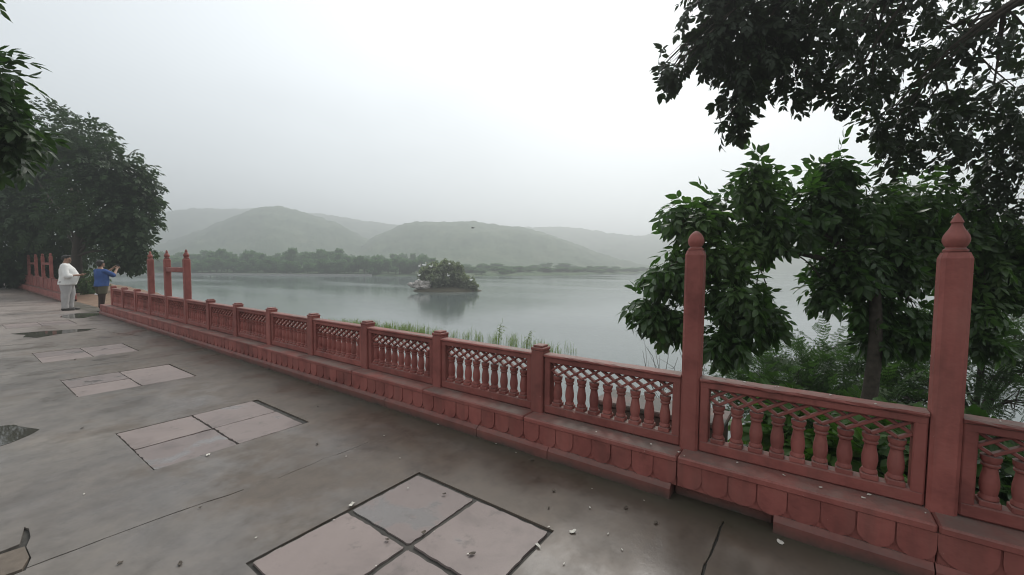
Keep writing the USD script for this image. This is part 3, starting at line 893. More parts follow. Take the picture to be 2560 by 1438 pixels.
# leafy tree on the bank right behind the balustrade
right_lobes = [lob(a[0], a[1] - 18, *a[2:4], int(a[4] * (1.3 if a[0] > 2020 else 1.0)), less=0.14) for a in [
    (1665, 690, 4.7, 62, 60), (1625, 770, 4.7, 48, 50), (1680, 800, 4.7, 55, 55), (1735, 560, 4.9, 52, 55), (1700, 535, 4.9, 26, 16), (1785, 525, 5.0, 48, 45), (1720, 640, 5.0, 60, 40),
    (1800, 640, 4.9, 78, 80), (1835, 745, 4.7, 85, 110), (1810, 850, 4.6, 52, 60), (1890, 800, 4.6, 54, 62), (1930, 780, 4.7, 30, 20), (1885, 480, 5.0, 65, 65), (1905, 430, 5.0, 38, 22), (1960, 545, 5.1, 92, 105), (1900, 590, 5.0, 70, 60),
    (2085, 455, 5.2, 62, 55), (2100, 415, 5.2, 40, 25), (2150, 540, 5.3, 105, 130), (2045, 530, 5.2, 70, 70), (2270, 520, 5.4, 95, 105), (2110, 670, 5.2, 85, 105), (2062, 735, 5.1, 36, 26), (2215, 660, 5.3, 95, 115), (2180, 770, 5.2, 60, 55),
    (2250, 830, 5.1, 66, 75), (2190, 850, 5.1, 42, 32), (2290, 800, 5.1, 48, 42), (2390, 560, 5.5, 105, 115), (2500, 600, 5.5, 110, 130), (2330, 640, 5.4, 80, 70), (2440, 690, 5.4, 85, 80), (2460, 780, 5.2, 42, 36), (2455, 850, 5.2, 46, 42), (2540, 720, 5.4, 70, 50), (2640, 640, 5.4, 120, 90)]]
b = at(2108, 1000, 5.0)
tree("leafy_tree", "dark leafy tree on the bank right behind the two nearest tall posts", "tree", (b[0], b[1], -1.0), right_lobes, pong, leaf_dark, bark, 0.078, at(2185, 705, 5.1)[2], 5, singles=300, lean=(at(2185, 705, 5.1) - b)[:2], twigs=5, twig_r=0.003, droop=(0.5, 1.5), bough_r=0.12, hubs=[at(1850, 640, 5.1), at(1960, 540, 5.3), at(2160, 560, 5.4), at(2300, 600, 5.5), at(2480, 620, 5.6)])

# canopy overhead: a tree whose trunk stands on the terrace to the right, out of view
can = [lob(a[0] + (38 if 1700 < a[0] < 1900 else 12 if a[0] < 1680 else 20 if a[0] < 1700 else 0), a[1], a[2], a[3], int(a[4] * (1.7 if a[0] < 1700 else 0.95 if a[0] < 1960 else 0.62)), less=0.02) for a in [
    (1735, 20, 4.6, 62, 60), (1790, 70, 4.6, 78, 90), (1840, 130, 4.6, 72, 80), (1730, 110, 4.5, 34, 26), (1712, 145, 4.5, 26, 16), (1672, 165, 4.5, 20, 9), (1640, 170, 4.5, 13, 4), (1660, 180, 4.5, 12, 4),
    (1810, 190, 4.5, 38, 30), (1812, 250, 4.5, 34, 28), (1800, 295, 4.5, 24, 16), (1785, 315, 4.5, 12, 5), (1900, 60, 4.7, 95, 120), (1925, 160, 4.6, 66, 66), (1990, 200, 4.6, 44, 34), (2000, 100, 4.7, 95, 120), (2020, 235, 4.6, 22, 12),
    (2090, 165, 4.7, 64, 60), (2110, 225, 4.7, 36, 22), (2110, 50, 4.8, 105, 130), (2200, 120, 4.8, 88, 92), (2180, 215, 4.8, 40, 26), (2230, 20, 4.8, 95, 110), (2310, 110, 4.9, 78, 60), (2270, 220, 4.9, 66, 52), (2320, 40, 4.9, 60, 40),
    (2210, 310, 4.9, 46, 34), (2300, 320, 4.9, 76, 72), (2240, 375, 5.0, 52, 36), (2390, 230, 4.9, 76, 56), (2380, 360, 5.0, 74, 64), (2470, 300, 5.0, 105, 120), (2540, 220, 5.0, 95, 105), (2500, 400, 5.1, 88, 90),
    (2420, 60, 4.9, 62, 22), (2500, 110, 4.9, 52, 18), (2570, 80, 4.9, 80, 40), (2600, 350, 5.1, 110, 100), (2560, 450, 5.1, 80, 60), (2470, 470, 5.2, 60, 46), (2560, 540, 5.2, 70, 50), (2240, 300, 4.9, 60, 46), (1980, 20, 4.7, 80, 90), (2380, 120, 4.9, 60, 40),
    (1850, -80, 4.6, 120, 120), (2050, -110, 4.6, 130, 130), (2300, -120, 4.6, 140, 130), (2550, -60, 4.8, 140, 110), (1740, -70, 4.6, 60, 50)]]
for (x, y, z, rr_, n) in [(2.6, -1.6, 4.4, 1.0, 160), (1.4, -2.6, 4.6, 1.1, 170), (3.6, -3.0, 4.6, 1.2, 170), (0.6, -1.2, 5.2, 1.0, 130), (2.4, -4.2, 5.0, 1.3, 170), (4.6, -1.6, 4.6, 1.0, 130), (0.2, -3.6, 5.0, 1.2, 150), (2.2, -0.2, 5.6, 1.0, 120), (5.0, -2.6, 3.6, 1.1, 150), (4.4, -3.2, 2.6, 1.0, 120), (1.2, 0.4, 6.2, 0.9, 90), (-0.8, -2.2, 5.4, 1.1, 130)]:
    can.append(((x, y, z), (rr_, rr_, rr_ * 0.7), int(n * 0.85)))
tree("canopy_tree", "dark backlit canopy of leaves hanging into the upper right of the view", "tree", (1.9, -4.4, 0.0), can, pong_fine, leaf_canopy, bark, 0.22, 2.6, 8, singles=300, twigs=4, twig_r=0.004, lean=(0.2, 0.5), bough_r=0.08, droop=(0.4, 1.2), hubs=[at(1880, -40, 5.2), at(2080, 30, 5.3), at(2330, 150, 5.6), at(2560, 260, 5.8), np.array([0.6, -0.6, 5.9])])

# branch of a nearer tree hanging in at the upper left
nl = [lob(a[0] - 44, a[1] - 4, *a[2:], less=0.19) for a in [(-40, 120, 4.6, 52, 26), (10, 150, 4.6, 40, 20), (38, 185, 4.6, 32, 12), (-10, 200, 4.6, 50, 24), (-50, 270, 4.6, 70, 40), (20, 255, 4.6, 42, 20), (60, 262, 4.6, 30, 9), (45, 300, 4.7, 42, 20), (-10, 315, 4.7, 50, 26), (85, 332, 4.7, 38, 13), (20, 345, 4.7, 44, 20), (60, 362, 4.7, 34, 11), (112, 336, 4.7, 26, 6), (-100, 180, 4.6, 80, 60), (-120, 330, 4.7, 90, 60), (20, -34, 4.6, 14, 3), (-200, 200, 4.5, 90, 50)]]
tree("branch_tree", "large leaved branch hanging in from a tree at the left edge", "tree", (-0.9, 7.6, 0.0), nl, pong_big, leaf_mat("branch_leaf", (0.03, 0.055, 0.018), (0.085, 0.135, 0.032), 0.35, 0.45), bark, 0.16, 2.6, 12, singles=260, twigs=3, bough_r=0.10, hubs=[at(-70, 210, 4.9), at(-10, 300, 5.0)])

# big tree beyond the gap, left
big = [lob(a[0] - (14 if a[0] > 300 and a[1] < 560 else 0), a[1], a[2] + (6 if a[1] > 585 and a[0] < 262 else 3 if a[0] < 200 else 0), a[3], a[4], less=0.12) for a in [(130, 335, 20, 75, 330), (200, 350, 20, 62, 260), (80, 400, 20, 90, 340), (180, 430, 20, 100, 420), (275, 425, 20, 72, 300), (325, 455, 20.5, 52, 200), (365, 462, 20.5, 34, 90), (250, 520, 20, 92, 380), (345, 530, 20, 48, 170), (388, 500, 20.5, 18, 40), (310, 575, 20, 50, 180), (120, 540, 19.5, 105, 420), (215, 600, 19.5, 78, 300), (300, 632, 20, 34, 110), (335, 612, 20, 26, 70), (345, 640, 20.5, 20, 50), (150, 640, 19.5, 60, 220), (60, 500, 19.5, 90, 330)]]
tree("broad_tree", "big dark broadleaf tree beyond the gap, its rounded crown over the two men", "tree", (4.1, 28.6, 0.05), big, spray, leaf_left, bark, 0.20, 3.0, 15, twigs=4, twig_r=0.012, droop=(0.1, 0.7), size=(0.9, 1.5))
big2 = [lob(*a) for a in [(-40, 430, 24, 110, 400), (30, 520, 23, 80, 300), (-60, 560, 24, 120, 420), (30, 610, 23.5, 90, 360), (-80, 660, 24, 90, 300), (90, 650, 24, 60, 200), (0, 660, 24, 60, 200), (-160, 500, 24, 140, 400), (40, 440, 24, 70, 240)]]
tree("broad_tree", "dense dark tree at the far left edge, behind the farther balustrade", "tree", (3.9, 38.5, 0.05), big2, spray, leaf_left, bark, 0.25, 2.8, 16, twigs=4, twig_r=0.012, droop=(0.1, 0.7), size=(0.9, 1.5))
shr = [lob(*a) for a in [(20, 660, 34, 40, 160), (70, 665, 34, 34, 120), (-40, 660, 36, 60, 200), (120, 672, 33, 30, 100), (-110, 650, 38, 70, 200)]]
tree("shrub", "dark shrubs growing low behind the farther balustrade", "shrub", (4.6, 50.0, 0.0), shr, spray, leaf_left, bark, 0.08, 0.8, 17, twigs=2, twig_r=0.01, size=(0.9, 1.6))
ivy = [lob(*a) for a in [(226, 700, 18.6, 20, 90), (235, 716, 18.6, 16, 70), (238, 690, 18.7, 14, 50), (219, 720, 18.6, 10, 30)]]
tree("bush", "small pale green bush beside the trunk beyond the gap", "bush", (*ground(232, 738)[:2] + np.array([0.4, 3.6]), 0.0), ivy, [compound(0.22, 3, 0.10, 0.05, 70 + s, n=1) for s in range(3)], leaf_mat("pale_bush_leaf", (0.10, 0.15, 0.06), (0.19, 0.26, 0.10), 0.4, 0.6), bark, 0.03, 0.4, 18, twigs=2)

# feathery thorn bushes at the water's edge
def feather(seed, L=0.34):
    r = np.random.default_rng(seed)
    parts = [tube(np.array([[0, 0, 0], [L * .5, 0, -.01], [L, 0, -.05]]), [0.002, 0.0015, 0.001], 3)]
    for k in range(7):
        x = L * (0.12 + 0.86 * k / 6)
        for s in (-1, 1):
            a = s * math.radians(62 + r.normal(0, 8))
            l = L * 0.30 * (1 - 0.35 * k / 6)
            d = np.array([math.cos(a), math.sin(a), r.normal(-0.1, .12)])
            for j in range(5):
                q = np.array([x, 0, -.05 * (x / L) ** 2]) + d * l * (j + 0.6) / 5
                w = np.cross(d, [0, 0, 1]); w /= np.linalg.norm(w)
                e = 0.013 * w
                h = 0.0055 * d
                parts.append((np.array([q - e - h, q - e + h, q + e + h, q + e - h]), np.array([[0, 1, 2, 3]])))
    return join(parts)


fe = [feather(s) for s in range(4)]
th1 = [lob(a[0], a[1], a[2], a[3], int(a[4] * (0.8 if a[1] < 935 else 1.25))) for a in [(1880, 930, 6.6, 60, 65), (1950, 890, 6.8, 60, 60), (1990, 940, 6.4, 70, 90), (2060, 880, 6.8, 58, 55), (2080, 950, 6.2, 66, 85), (1920, 965, 6.0, 54, 60), (2010, 1000, 5.8, 50, 55), (2100, 1010, 5.6, 50, 55), (1900, 1000, 5.8, 44, 40), (2180, 1030, 5.5, 44, 45), (1830, 960, 6.4, 40, 36), (2150, 920, 6.4, 56, 60)]]
tree("thorn_bush", "feathery green thorn bush in front of the water, left of the dark trunk", "bush", (*at(2010, 1040, 6.6)[:2], -1.6), th1, fe, leaf_feather, bark, 0.04, -0.6, 31, twigs=9, twig_r=0.005, shell=0.55, droop=(-0.1, 0.35), size=(0.8, 1.3), bough_r=0.6)
th2 = [lob(a[0], a[1], a[2], a[3], int(a[4] * 1.1)) for a in [(2230, 930, 6.4, 54, 55), (2290, 880, 6.6, 58, 50), (2300, 960, 6.2, 50, 45), (2460, 830, 6.6, 66, 65), (2530, 870, 6.6, 66, 60), (2500, 790, 6.9, 44, 34), (2560, 930, 6.4, 60, 55), (2450, 930, 6.4, 50, 40), (2330, 830, 6.8, 40, 30), (2600, 820, 6.8, 70, 50), (2540, 1000, 6.0, 50, 40), (2270, 1000, 5.9, 50, 45), (2200, 985, 5.9, 45, 45)]]
tree("thorn_bush", "feathery thorn bush with many thin dark stems behind the nearest tall post", "bush", (*at(2440, 1040, 6.4)[:2], -1.5), th2, fe, leaf_feather, bark, 0.05, -0.7, 32, twigs=9, twig_r=0.005, shell=0.55, droop=(-0.1, 0.35), size=(0.8, 1.3), bough_r=0.6)

# green undergrowth right behind the near panels
ug = [compound(0.26, 3, 0.13, 0.075, 80 + s) for s in range(3)]
for k, (pts, lb) in enumerate([([(2000, 1085, 3.6), (2015, 1135, 3.4), (1990, 1050, 3.8)], "bright green undergrowth behind the balusters right of the grey ledge"), ([(2050, 1110, 3.4), (2090, 1160, 3.2), (2030, 1060, 3.7)], "green undergrowth behind the middle of the near panel"),
                               ([(2150, 1130, 3.3), (2190, 1190, 3.0), (2230, 1130, 3.3)], "green undergrowth behind the right end of the near panel"), ([(2480, 1190, 2.9), (2530, 1240, 2.8), (2440, 1160, 3.1), (2580, 1180, 3.0)], "dark green undergrowth behind the panel at the right edge"), ([(2290, 1150, 3.2), (2330, 1200, 3.0)], "green undergrowth behind the foot of the nearest tall post"),
                               ([(2100, 1030, 4.4), (2200, 1050, 4.2), (2020, 1020, 4.6), (2300, 1060, 4.2), (1900, 1010, 5.0)], "dark low shrub at the foot of the leafy tree")]):
    lo = [lob(x, y + (0 if k < 5 else 35), d, 48 if k < 5 else 40, 42 if k < 5 else 26) for x, y, d in pts]
    c = np.mean([l[0] for l in lo], 0)
    tree("undergrowth", lb, "plant", (c[0] + .1, c[1], -0.75), lo, ug, leaf_bright if k != 3 else leaf_dark, bark, 0.012, c[2] - 0.2, 50 + k, twigs=3, twig_r=0.003)

# bare twigs standing in the water
dead = thing("dead_shrub", "bare leafless twigs standing in the water left of the tall post with the blunt finial", "dead shrub", (*at(1690, 920, 7.5)[:2], WATER_Z))
r = np.random.default_rng(77)
db = np.array([*at(1690, 920, 7.5)[:2], WATER_Z])
tw = []
for k in range(11):
    px, py = r.uniform(1600, 1800), r.uniform(815, 900)
    e = at(px, py, 7.5 + r.uniform(-.5, .5))
    s = db + np.array([r.normal(0, .12), r.normal(0, .12), -0.1])
    cv = curve(s, e, r.normal(0, 0.25, 3), 8)
    cv[1:-1] += r.normal(0, 0.03, (6, 3))
    obj("stem", moved(tube(cv, np.linspace(0.013, 0.003, 8), 5), None, -db), bark, dead)
    for _ in range(4):
        q = cv[int(r.integers(3, 7))]
        tw.append(tube(curve(q, q + r.normal(0, .22, 3) + [0, 0, .18], r.normal(0, .06, 3), 5), np.linspace(0.005, 0.0015, 5), 3))
tag(obj("twigs", moved(join(tw), None, -db), bark, dead), kind="stuff")

# reeds
r = np.random.default_rng(91)
blades = []
clumps = [(785, 806, 20.8, 14, 26, 0.4), (850, 814, 20.3, 18, 50, 0.5), (810, 812, 20.5, 12, 30, 0.45), (830, 816, 20.3, 14, 36, 0.5), (880, 818, 20.2, 20, 90, 0.62), (920, 822, 19.9, 26, 110, 0.68), (965, 826, 19.5, 22, 90, 0.62), (1010, 832, 19.2, 28, 120, 0.66), (1050, 838, 18.8, 24, 100, 0.62), (1085, 845, 18.4, 16, 50, 0.6), (1130, 846, 18.0, 18, 40, 0.55), (1165, 848, 17.8, 16, 42, 0.6), (1200, 852, 17.4, 20, 50, 0.6), (1240, 856, 17.2, 20, 56, 0.75), (1280, 862, 16.9, 24, 60, 0.65), (1320, 866, 16.6, 20, 44, 0.55), (1350, 872, 16.3, 26, 56, 0.5), (1385, 880, 16.0, 24, 50, 0.42), (1425, 878, 16.0, 14, 20, 0.5)]
RD = []
for (px, py, d, w, n, h) in clumps:
    c = ground(px, py, WATER_Z)
    items = []
    for _ in range(int(n * (2.4 if px < 1100 else 1.0))):
        o = (R0 * r.normal(0, w / FOC * d * 0.5) + F0 * r.normal(0, 0.55))
        s = c + o
        L = h * 0.74 * r.uniform(0.35, 1.2)
        dv = np.array([r.normal(0, .12), r.normal(0, .12), 1.0]) * L
        wv = np.array([r.normal(), r.normal(), 0]); wv /= np.linalg.norm(wv)
        wv *= r.uniform(0.006, 0.013)
        m_ = s + dv * 0.55
        t_ = s + dv + np.array([r.normal(0, .22), r.normal(0, .22), -0.10]) * L
        s = s - np.array([0, 0, 0.15])
        items.append((np.array([s - wv, s + wv, m_ + wv * .8, m_ - wv * .8, t_]), np.array([[0, 1, 2], [0, 2, 3], [3, 2, 4]])))
    RD.append(join(items))
tag(obj("reeds", join(RD), reed_mat), "pale green reeds standing in the shallow water beyond the balustrade", "reeds", kind="stuff")
# tall single weeds among the reeds
wl = [compound(0.10, 2, 0.06, 0.022, 95 + s, n=1) for s in range(2)]
for px, py, h, lb in [(1243, 866, 0.95, "tall thin weed rising above the reeds, left of the short post"), (1316, 872, 0.72, "thin bent weed above the reeds, right of the tall weed")]:
    s = ground(px, py, WATER_Z)
    t = thing("weed", lb, "weed", s)
    cv = curve((0, 0, -0.1), (0.05, -0.15, h), (0.03, 0.05, 0.1), 8)
    obj("stem", tube(cv, np.linspace(0.009, 0.003, 8), 5), bark, t)
    P = np.array([cv[int(r.integers(2, 8))] + r.normal(0, .03, 3) for _ in range(26)])
    O = r.normal(size=P.shape); O /= np.linalg.norm(O, axis=1, keepdims=True)
    tag(obj("foliage", join(spread(wl, P, frames(O, .5, np.full(len(P), .2), r), r.uniform(.9, 1.6, len(P)), r)), reed_mat, t), kind="stuff")


# ------------------------------------------------------------------ far trees, island
def clump_leaf(s, seed):
    r = np.random.default_rng(seed)
    parts = []
    for _ in range(7):
        b = leaf_blade(s * r.uniform(.6, 1.1), s * r.uniform(.35, .6), n=1)
        parts.append(moved(b, trimesh.transformations.random_rotation_matrix(r.random(3))[:3, :3], r.normal(0, s * .28, 3)))
    return join(parts)


cl = [clump_leaf(0.85, s) for s in range(4)]


def far_proto(seed, h, w):
    r = np.random.default_rng(seed)
    t = thing("shore_tree", "", "tree", (0, 0, -300), group="trees along the far shore")
    obj("trunk", tube(curve((0, 0, -0.6), (r.normal(0, .4), r.normal(0, .4), h * 0.6), r.normal(0, .3, 3), 6), np.linspace(0.2, 0.09, 6), 6), far_bark, t)
    lob_ = []
    for _ in range(int(r.integers(7, 11))):
        a = r.uniform(0, 2 * math.pi)
        q = r.uniform(0, 0.62)
        rad = w * r.uniform(.22, .40)
        lob_.append(((math.cos(a) * q * w, math.sin(a) * q * w, h * r.uniform(.22, .80)), (rad, rad, rad * .75), int(30 + 26 * rad)))
    P, O = in_lobes(lob_, r, 0.35)
    P[:, 2] = np.maximum(P[:, 2], 0.2)
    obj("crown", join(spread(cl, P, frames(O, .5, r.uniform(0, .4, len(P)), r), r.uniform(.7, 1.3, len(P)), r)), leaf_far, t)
    return t


protos = [far_proto(200 + k, h, w) for k, (h, w) in enumerate([(7.5, 4.2), (6.0, 4.6), (8.8, 3.4), (5.0, 4.8), (6.8, 3.6)])]
r = np.random.default_rng(123)
spots = []
for px in np.arange(255, 1090, 15):
    spots.append((px + r.uniform(-7, 7), r.uniform(3, 9), r.uniform(.45, .72)))
for px in np.arange(250, 1080, 17):
    spots.append((px + r.uniform(-8, 8), r.uniform(12, 28), r.uniform(.6, .85)))
for px in np.arange(300, 1060, 26):
    spots.append((px + r.uniform(-8, 8), r.uniform(34, 60), r.uniform(.75, 1.0)))
for px, dd, s in [(560, 14, 1.02), (630, 18, 1.10), (722, 16, 1.0), (815, 20, 1.05), (838, 22, 1.0), (935, 14, .85), (545, 12, .95), (400, 30, 1.15), (790, 20, .95)]:
    spots.append((px, dd, s))
for px in np.arange(1090, 1640, 11):
    spots.append((px + r.uniform(-8, 8), r.uniform(4, 30), -r.uniform(.16, .30)))
for px in np.arange(1060, 1560, 34):
    spots.append((px + r.uniform(-8, 8), r.uniform(20, 60), -r.uniform(.25, .4)))
taken = set()
for i, (px, dd, s) in enumerate(spots):
    d = float(np.interp(px, xs, near)) + dd
    p = at(px, 700, d)
    z = float(np.interp(dd, [0, 5, 25, 60, 110], [-1.7, -1.3, -0.6, 0.2, 1.0]))
    k = int(r.integers(0, len(protos)))
    lab, grp = "hazy green tree in the wooded belt along the far shore of the lake", "trees along the far shore"
    if s < 0:
        lab, grp = "low hazy scrub spread along the waterline right of the island", "low scrub right of the island"
    elif s > 0.93:
        lab, grp = "taller hazy tree standing above the wooded belt of the far shore", "taller trees of the far shore"
    rot, sc = r.uniform(0, 6.28), (abs(s) * r.uniform(.9, 1.2) * (1 if s > 0 else 3.2), abs(s) * r.uniform(.9, 1.2) * (1 if s > 0 else 3.2), abs(s))
    if k not in taken:
        taken.add(k)
        x = UsdGeom.Xformable(protos[k])
        x.ClearXformOpOrder()
        for n_ in list(protos[k].GetPropertyNames()):
            if n_.startswith("xformOp"):
                protos[k].RemoveProperty(n_)
        x.AddTranslateOp().Set(Gf.Vec3d(float(p[0]), float(p[1]), z))
        tag(protos[k], lab, group=grp)
    else:
        copy_of(protos[k], lab, (p[0], p[1], z), rot, sc, grp)

# island with its bush, whitened rocks and egrets
ID = 53.0
ic = at(1110, 722, ID)
ic[2] = WATER_Z
px_m = ID / FOC
ang = np.linspace(0, 2 * math.pi, 40, endpoint=False)
rowsI = []
for k, q in enumerate([1.05, 1.0, 0.8, 0.5, 0.15]):
    rowsI.append([ic + R0 * math.cos(a) * 85 * px_m * q * (1 + .12 * math.sin(3 * a + 1)) + F0 * math.sin(a) * 3.0 * q + ZU * [-0.5, 0.05, 0.35, 0.5, 0.55][k] for a in np.append(ang, ang[0])])
tag(obj("island", grid_mesh(np.array(rowsI)), bank_soil, smooth=True), kind="structure", label="small island in the lake carrying a round bush", cat="island")
il = [(1110, 678, 28, 260), (1100, 695, 34, 260), (1130, 690, 34, 260), (1150, 705, 28, 200), (1168, 712, 22, 140), (1070, 680, 20, 130), (1062, 690, 18, 100), (1085, 672, 20, 130), (1120, 666, 20, 130), (1078, 706, 16, 60), (1140, 678, 22, 130), (1100, 712, 28, 150), (1130, 715, 28, 150), (1182, 718, 12, 50)]
cli = [clump_leaf(0.42, 300 + s) for s in range(4)]
lobI = [((lambda p: p)(at(x, y, ID + rng.uniform(-.8, .8))), (q * px_m * .95, q * px_m * .95, q * px_m * .8), int(n * 0.9)) for x, y, q, n in il]
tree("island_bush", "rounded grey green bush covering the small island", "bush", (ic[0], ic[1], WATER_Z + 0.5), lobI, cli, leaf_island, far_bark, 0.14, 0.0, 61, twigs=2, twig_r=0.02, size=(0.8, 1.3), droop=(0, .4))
r = np.random.default_rng(5)
for k, (px, py, w, h) in enumerate([(1026, 708, 7, 4), (1036, 710, 10, 6), (1047, 706, 10, 9), (1058, 706, 10, 8), (1070, 706, 11, 7), (1045, 714, 14, 5), (1064, 715, 14, 6)]):
    m_ = trimesh.creation.icosphere(2, 1.0)
    v = np.asarray(m_.vertices) * (0.7 + 0.6 * meshkit.noise(np.asarray(m_.vertices) * 1.6 + k * 3.1))[:, None]
    c = at(px, py + 3, ID - 1.5)
    tag(obj("rock", (v * np.array([w * px_m, w * px_m * .8, h * px_m * 1.1]) + c, m_.faces), guano_mat),
        ["leftmost low white rock at the tip of the island", "broad pale rock behind the leftmost tip rock of the island", "tallest white streaked rock on the island's left tip", "pale rock between the tallest rock and the bush", "rightmost pale rock, against the island bush", "brownish flat rock at the waterline, left part of the island", "brownish flat rock at the waterline under the island bush"][k], "rock")


def bird(name, label, loc, s, mats, group=None, rot=0.0):
    t = thing(name, label, "bird", loc, rot, group)
    body = trimesh.creation.icosphere(2, 1.0)
    v = np.asarray(body.vertices) * np.array([0.20, 0.09, 0.10]) * s
    v[:, 2] += -0.35 * v[:, 0] * (v[:, 0] < 0)
    obj("body", (v + [0, 0, 0.22 * s], body.faces), mats[0], t, smooth=True)
    obj("neck", tube(np.array([[0.14, 0, .25], [0.20, 0, .36], [0.16, 0, .45], [0.20, 0, .53]]) * s, np.array([.045, .03, .025, .03]) * s, 7), mats[0], t, smooth=True)
    obj("beak", tube(np.array([[0.20, 0, .53], [0.34, 0, .50]]) * s, np.array([.02, .004]) * s, 5), mats[1], t)
    for q in (-1, 1):
        obj("leg", tube(np.array([[0.0, q * .03, .16], [-.02, q * .03, .08], [0.01, q * .03, 0]]) * s, np.array([.012, .008, .008]) * s, 5), mats[2], t)
    return t


for px, py, lb in [(1048, 666, "white egret perched at the upper left edge of the island bush"), (1060, 664, "largest white egret, perched on the left shoulder of the island bush"), (1077, 666, "small white egret right of the largest egret"), (1124, 660, "white egret near the top of the island bush"), (1048, 688, "white egret low on the left side of the island bush"), (1178, 700, "lone white egret on the right flank of the island bush"), (1121, 689, "white egret in the middle of the island bush"), (1046, 700, "white egret standing on the tallest rock of the island")]:
    p = at(px, py, ID - 2.2)
    bird("egret", lb, p - np.array([0, 0, .25]), 1.0 if py != 664 else 1.25, (egret_mat, beak_mat, dark_bird), "egrets on the island", rng.uniform(0, 6))
# flying bird
fb = thing("flying_bird", "small dark bird gliding in front of the middle hill", "bird", at(1182, 570, 60.0), math.pi / 2 - YAW + 1.2)
body = trimesh.creation.icosphere(2, 1.0)
obj("body", (np.asarray(body.vertices) * [0.26, 0.07, 0.07], body.faces), dark_bird, fb, smooth=True)
for s in (-1, 1):
    v = np.array([[0.10, 0, .02], [-0.10, 0, .02], [-0.06, s * .28, .10], [0.09, s * .30, .11], [-0.10, s * .58, .06], [0.10, 0, .035], [-0.10, 0, .035], [-0.06, s * .28, .112], [0.09, s * .30, .122], [-0.10, s * .58, .066]])
    f = np.array([[0, 1, 2], [0, 2, 3], [3, 2, 4], [5, 7, 6], [5, 8, 7], [8, 9, 7], [0, 3, 8], [0, 8, 5], [3, 4, 9], [3, 9, 8], [1, 6, 7], [1, 7, 2], [2, 7, 9], [2, 9, 4]])
    obj("wing", (v, f), dark_bird, fb)
obj("tail", (np.array([[-.2, -.03, 0], [-.2, .03, 0], [-.42, .07, -.01], [-.42, -.07, -.01], [-.2, 0, .02]]), np.array([[0, 1, 2], [0, 2, 3], [4, 2, 1], [4, 3, 2], [4, 0, 3], [4, 1, 0]])), dark_bird, fb)


# ------------------------------------------------------------------ people
def blob(chains, cell=0.014, it=8):
    """One continuous surface around chains of (point, radius); radius may be (r, r2) ellipses through scaled spheres."""
    parts = []

    def ball(p, rad):
        rad = np.broadcast_to(np.asarray(rad, float), 3)
        return m3.Manifold.sphere(1.0, 18).scale(tuple(float(q) for q in rad)).translate(tuple(float(q) for q in p))
    for ch in chains:
        bl = [ball(p, q) for p, q in ch]
        for a, b in zip(bl[:-1], bl[1:]):
            parts.append(m3.Manifold.batch_hull([a, b]))
        if len(bl) == 1:
            parts.append(bl[0])
    m = m3.Manifold.batch_boolean(parts, m3.OpType.Add).refine_to_length(cell).to_mesh()
    tm = trimesh.Trimesh(m.vert_properties[:, :3], m.tri_verts, process=True)
    trimesh.smoothing.filter_taubin(tm, iterations=it)
    return np.asarray(tm.vertices), np.asarray(tm.faces)


def hand(wrist, d, palm_n, s=1.0, curl=0.6):
    """Palm, four unequal bent fingers and a thumb from the side of the palm. d: direction of the fingers, palm_n: palm normal."""
    d = np.asarray(d, float); d /= np.linalg.norm(d)
    n = np.asarray(palm_n, float); n -= d * (n @ d); n /= np.linalg.norm(n)
    w = np.cross(d, n)
    wr = np.asarray(wrist, float)
    ch = [[(wr, .026 * s), (wr + d * .045 * s + w * .02, .021 * s), (wr + d * .085 * s + w * .026, .015 * s)], [(wr, .026 * s), (wr + d * .045 * s - w * .018, .021 * s), (wr + d * .08 * s - w * .028, .014 * s)],
          [(wr + d * .085 * s + w * .026, .015 * s), (wr + d * .08 * s - w * .028, .014 * s)]]
    for k, (o, L) in enumerate([(.030, .070), (.011, .080), (-.009, .074), (-.028, .058)]):
        p = wr + d * .085 * s + w * o * s
        q = p + (d * math.cos(curl * .6) + n * math.sin(curl * .6)) * L * .5 * s
        e = q + (d * math.cos(curl * 1.6) + n * math.sin(curl * 1.6)) * L * .5 * s
        ch.append([(p, .010 * s), (q, .009 * s), (e, .008 * s)])
    p = wr + d * .025 * s + w * .028 * s
    q = p + (d * .7 + w * .6 + n * .3) * .045 * s
    ch.append([(p, .013 * s), (q, .011 * s), (q + (d * .9 + n * .5) * .03 * s, .009 * s)])
    return ch


def person(label, loc, face, spec):
    t = thing("person", label, "person", loc, face)
    for name, geom, m_ in spec:
        obj(name, geom, m_, t, smooth=50)
    return t


def head_chains(c, s=1.0, yaw=0.0, pitch=0.0):
    """Skull, jaw, nose, lips, brows, ears around the head centre c (x forward)."""
    R = trimesh.transformations.euler_matrix(0, pitch, yaw)[:3, :3]
    def P(x, y, z):
        return np.asarray(c) + R @ (np.array([x, y, z]) * s)
    ch = [[(P(-.012, 0, .035), (.092 * s, .076 * s, .090 * s))], [(P(0.005, 0, .0), (.082 * s, .070 * s, .085 * s)), (P(.028, 0, -.070), (.050 * s, .046 * s, .040 * s))],
          [(P(.082, 0, .012), .010 * s), (P(.100, 0, -.020), .014 * s)], [(P(.088, .014, -.052), .008 * s), (P(.088, -.014, -.052), .008 * s)], [(P(.080, 0, -.085), .018 * s)],
          [(P(.078, .034, .026), .010 * s), (P(.086, .010, .024), .009 * s)], [(P(.078, -.034, .026), .010 * s), (P(.086, -.010, .024), .009 * s)]]
    for q in (-1, 1):
        ch.append([(P(-.008, q * .076, .012), (.018 * s, .008 * s, .028 * s)), (P(-.002, q * .074, -.018), (.011 * s, .007 * s, .012 * s))])
        ch.append([(P(.070, q * .030, .008), (.012 * s, .015 * s, .009 * s))])
    return ch, P


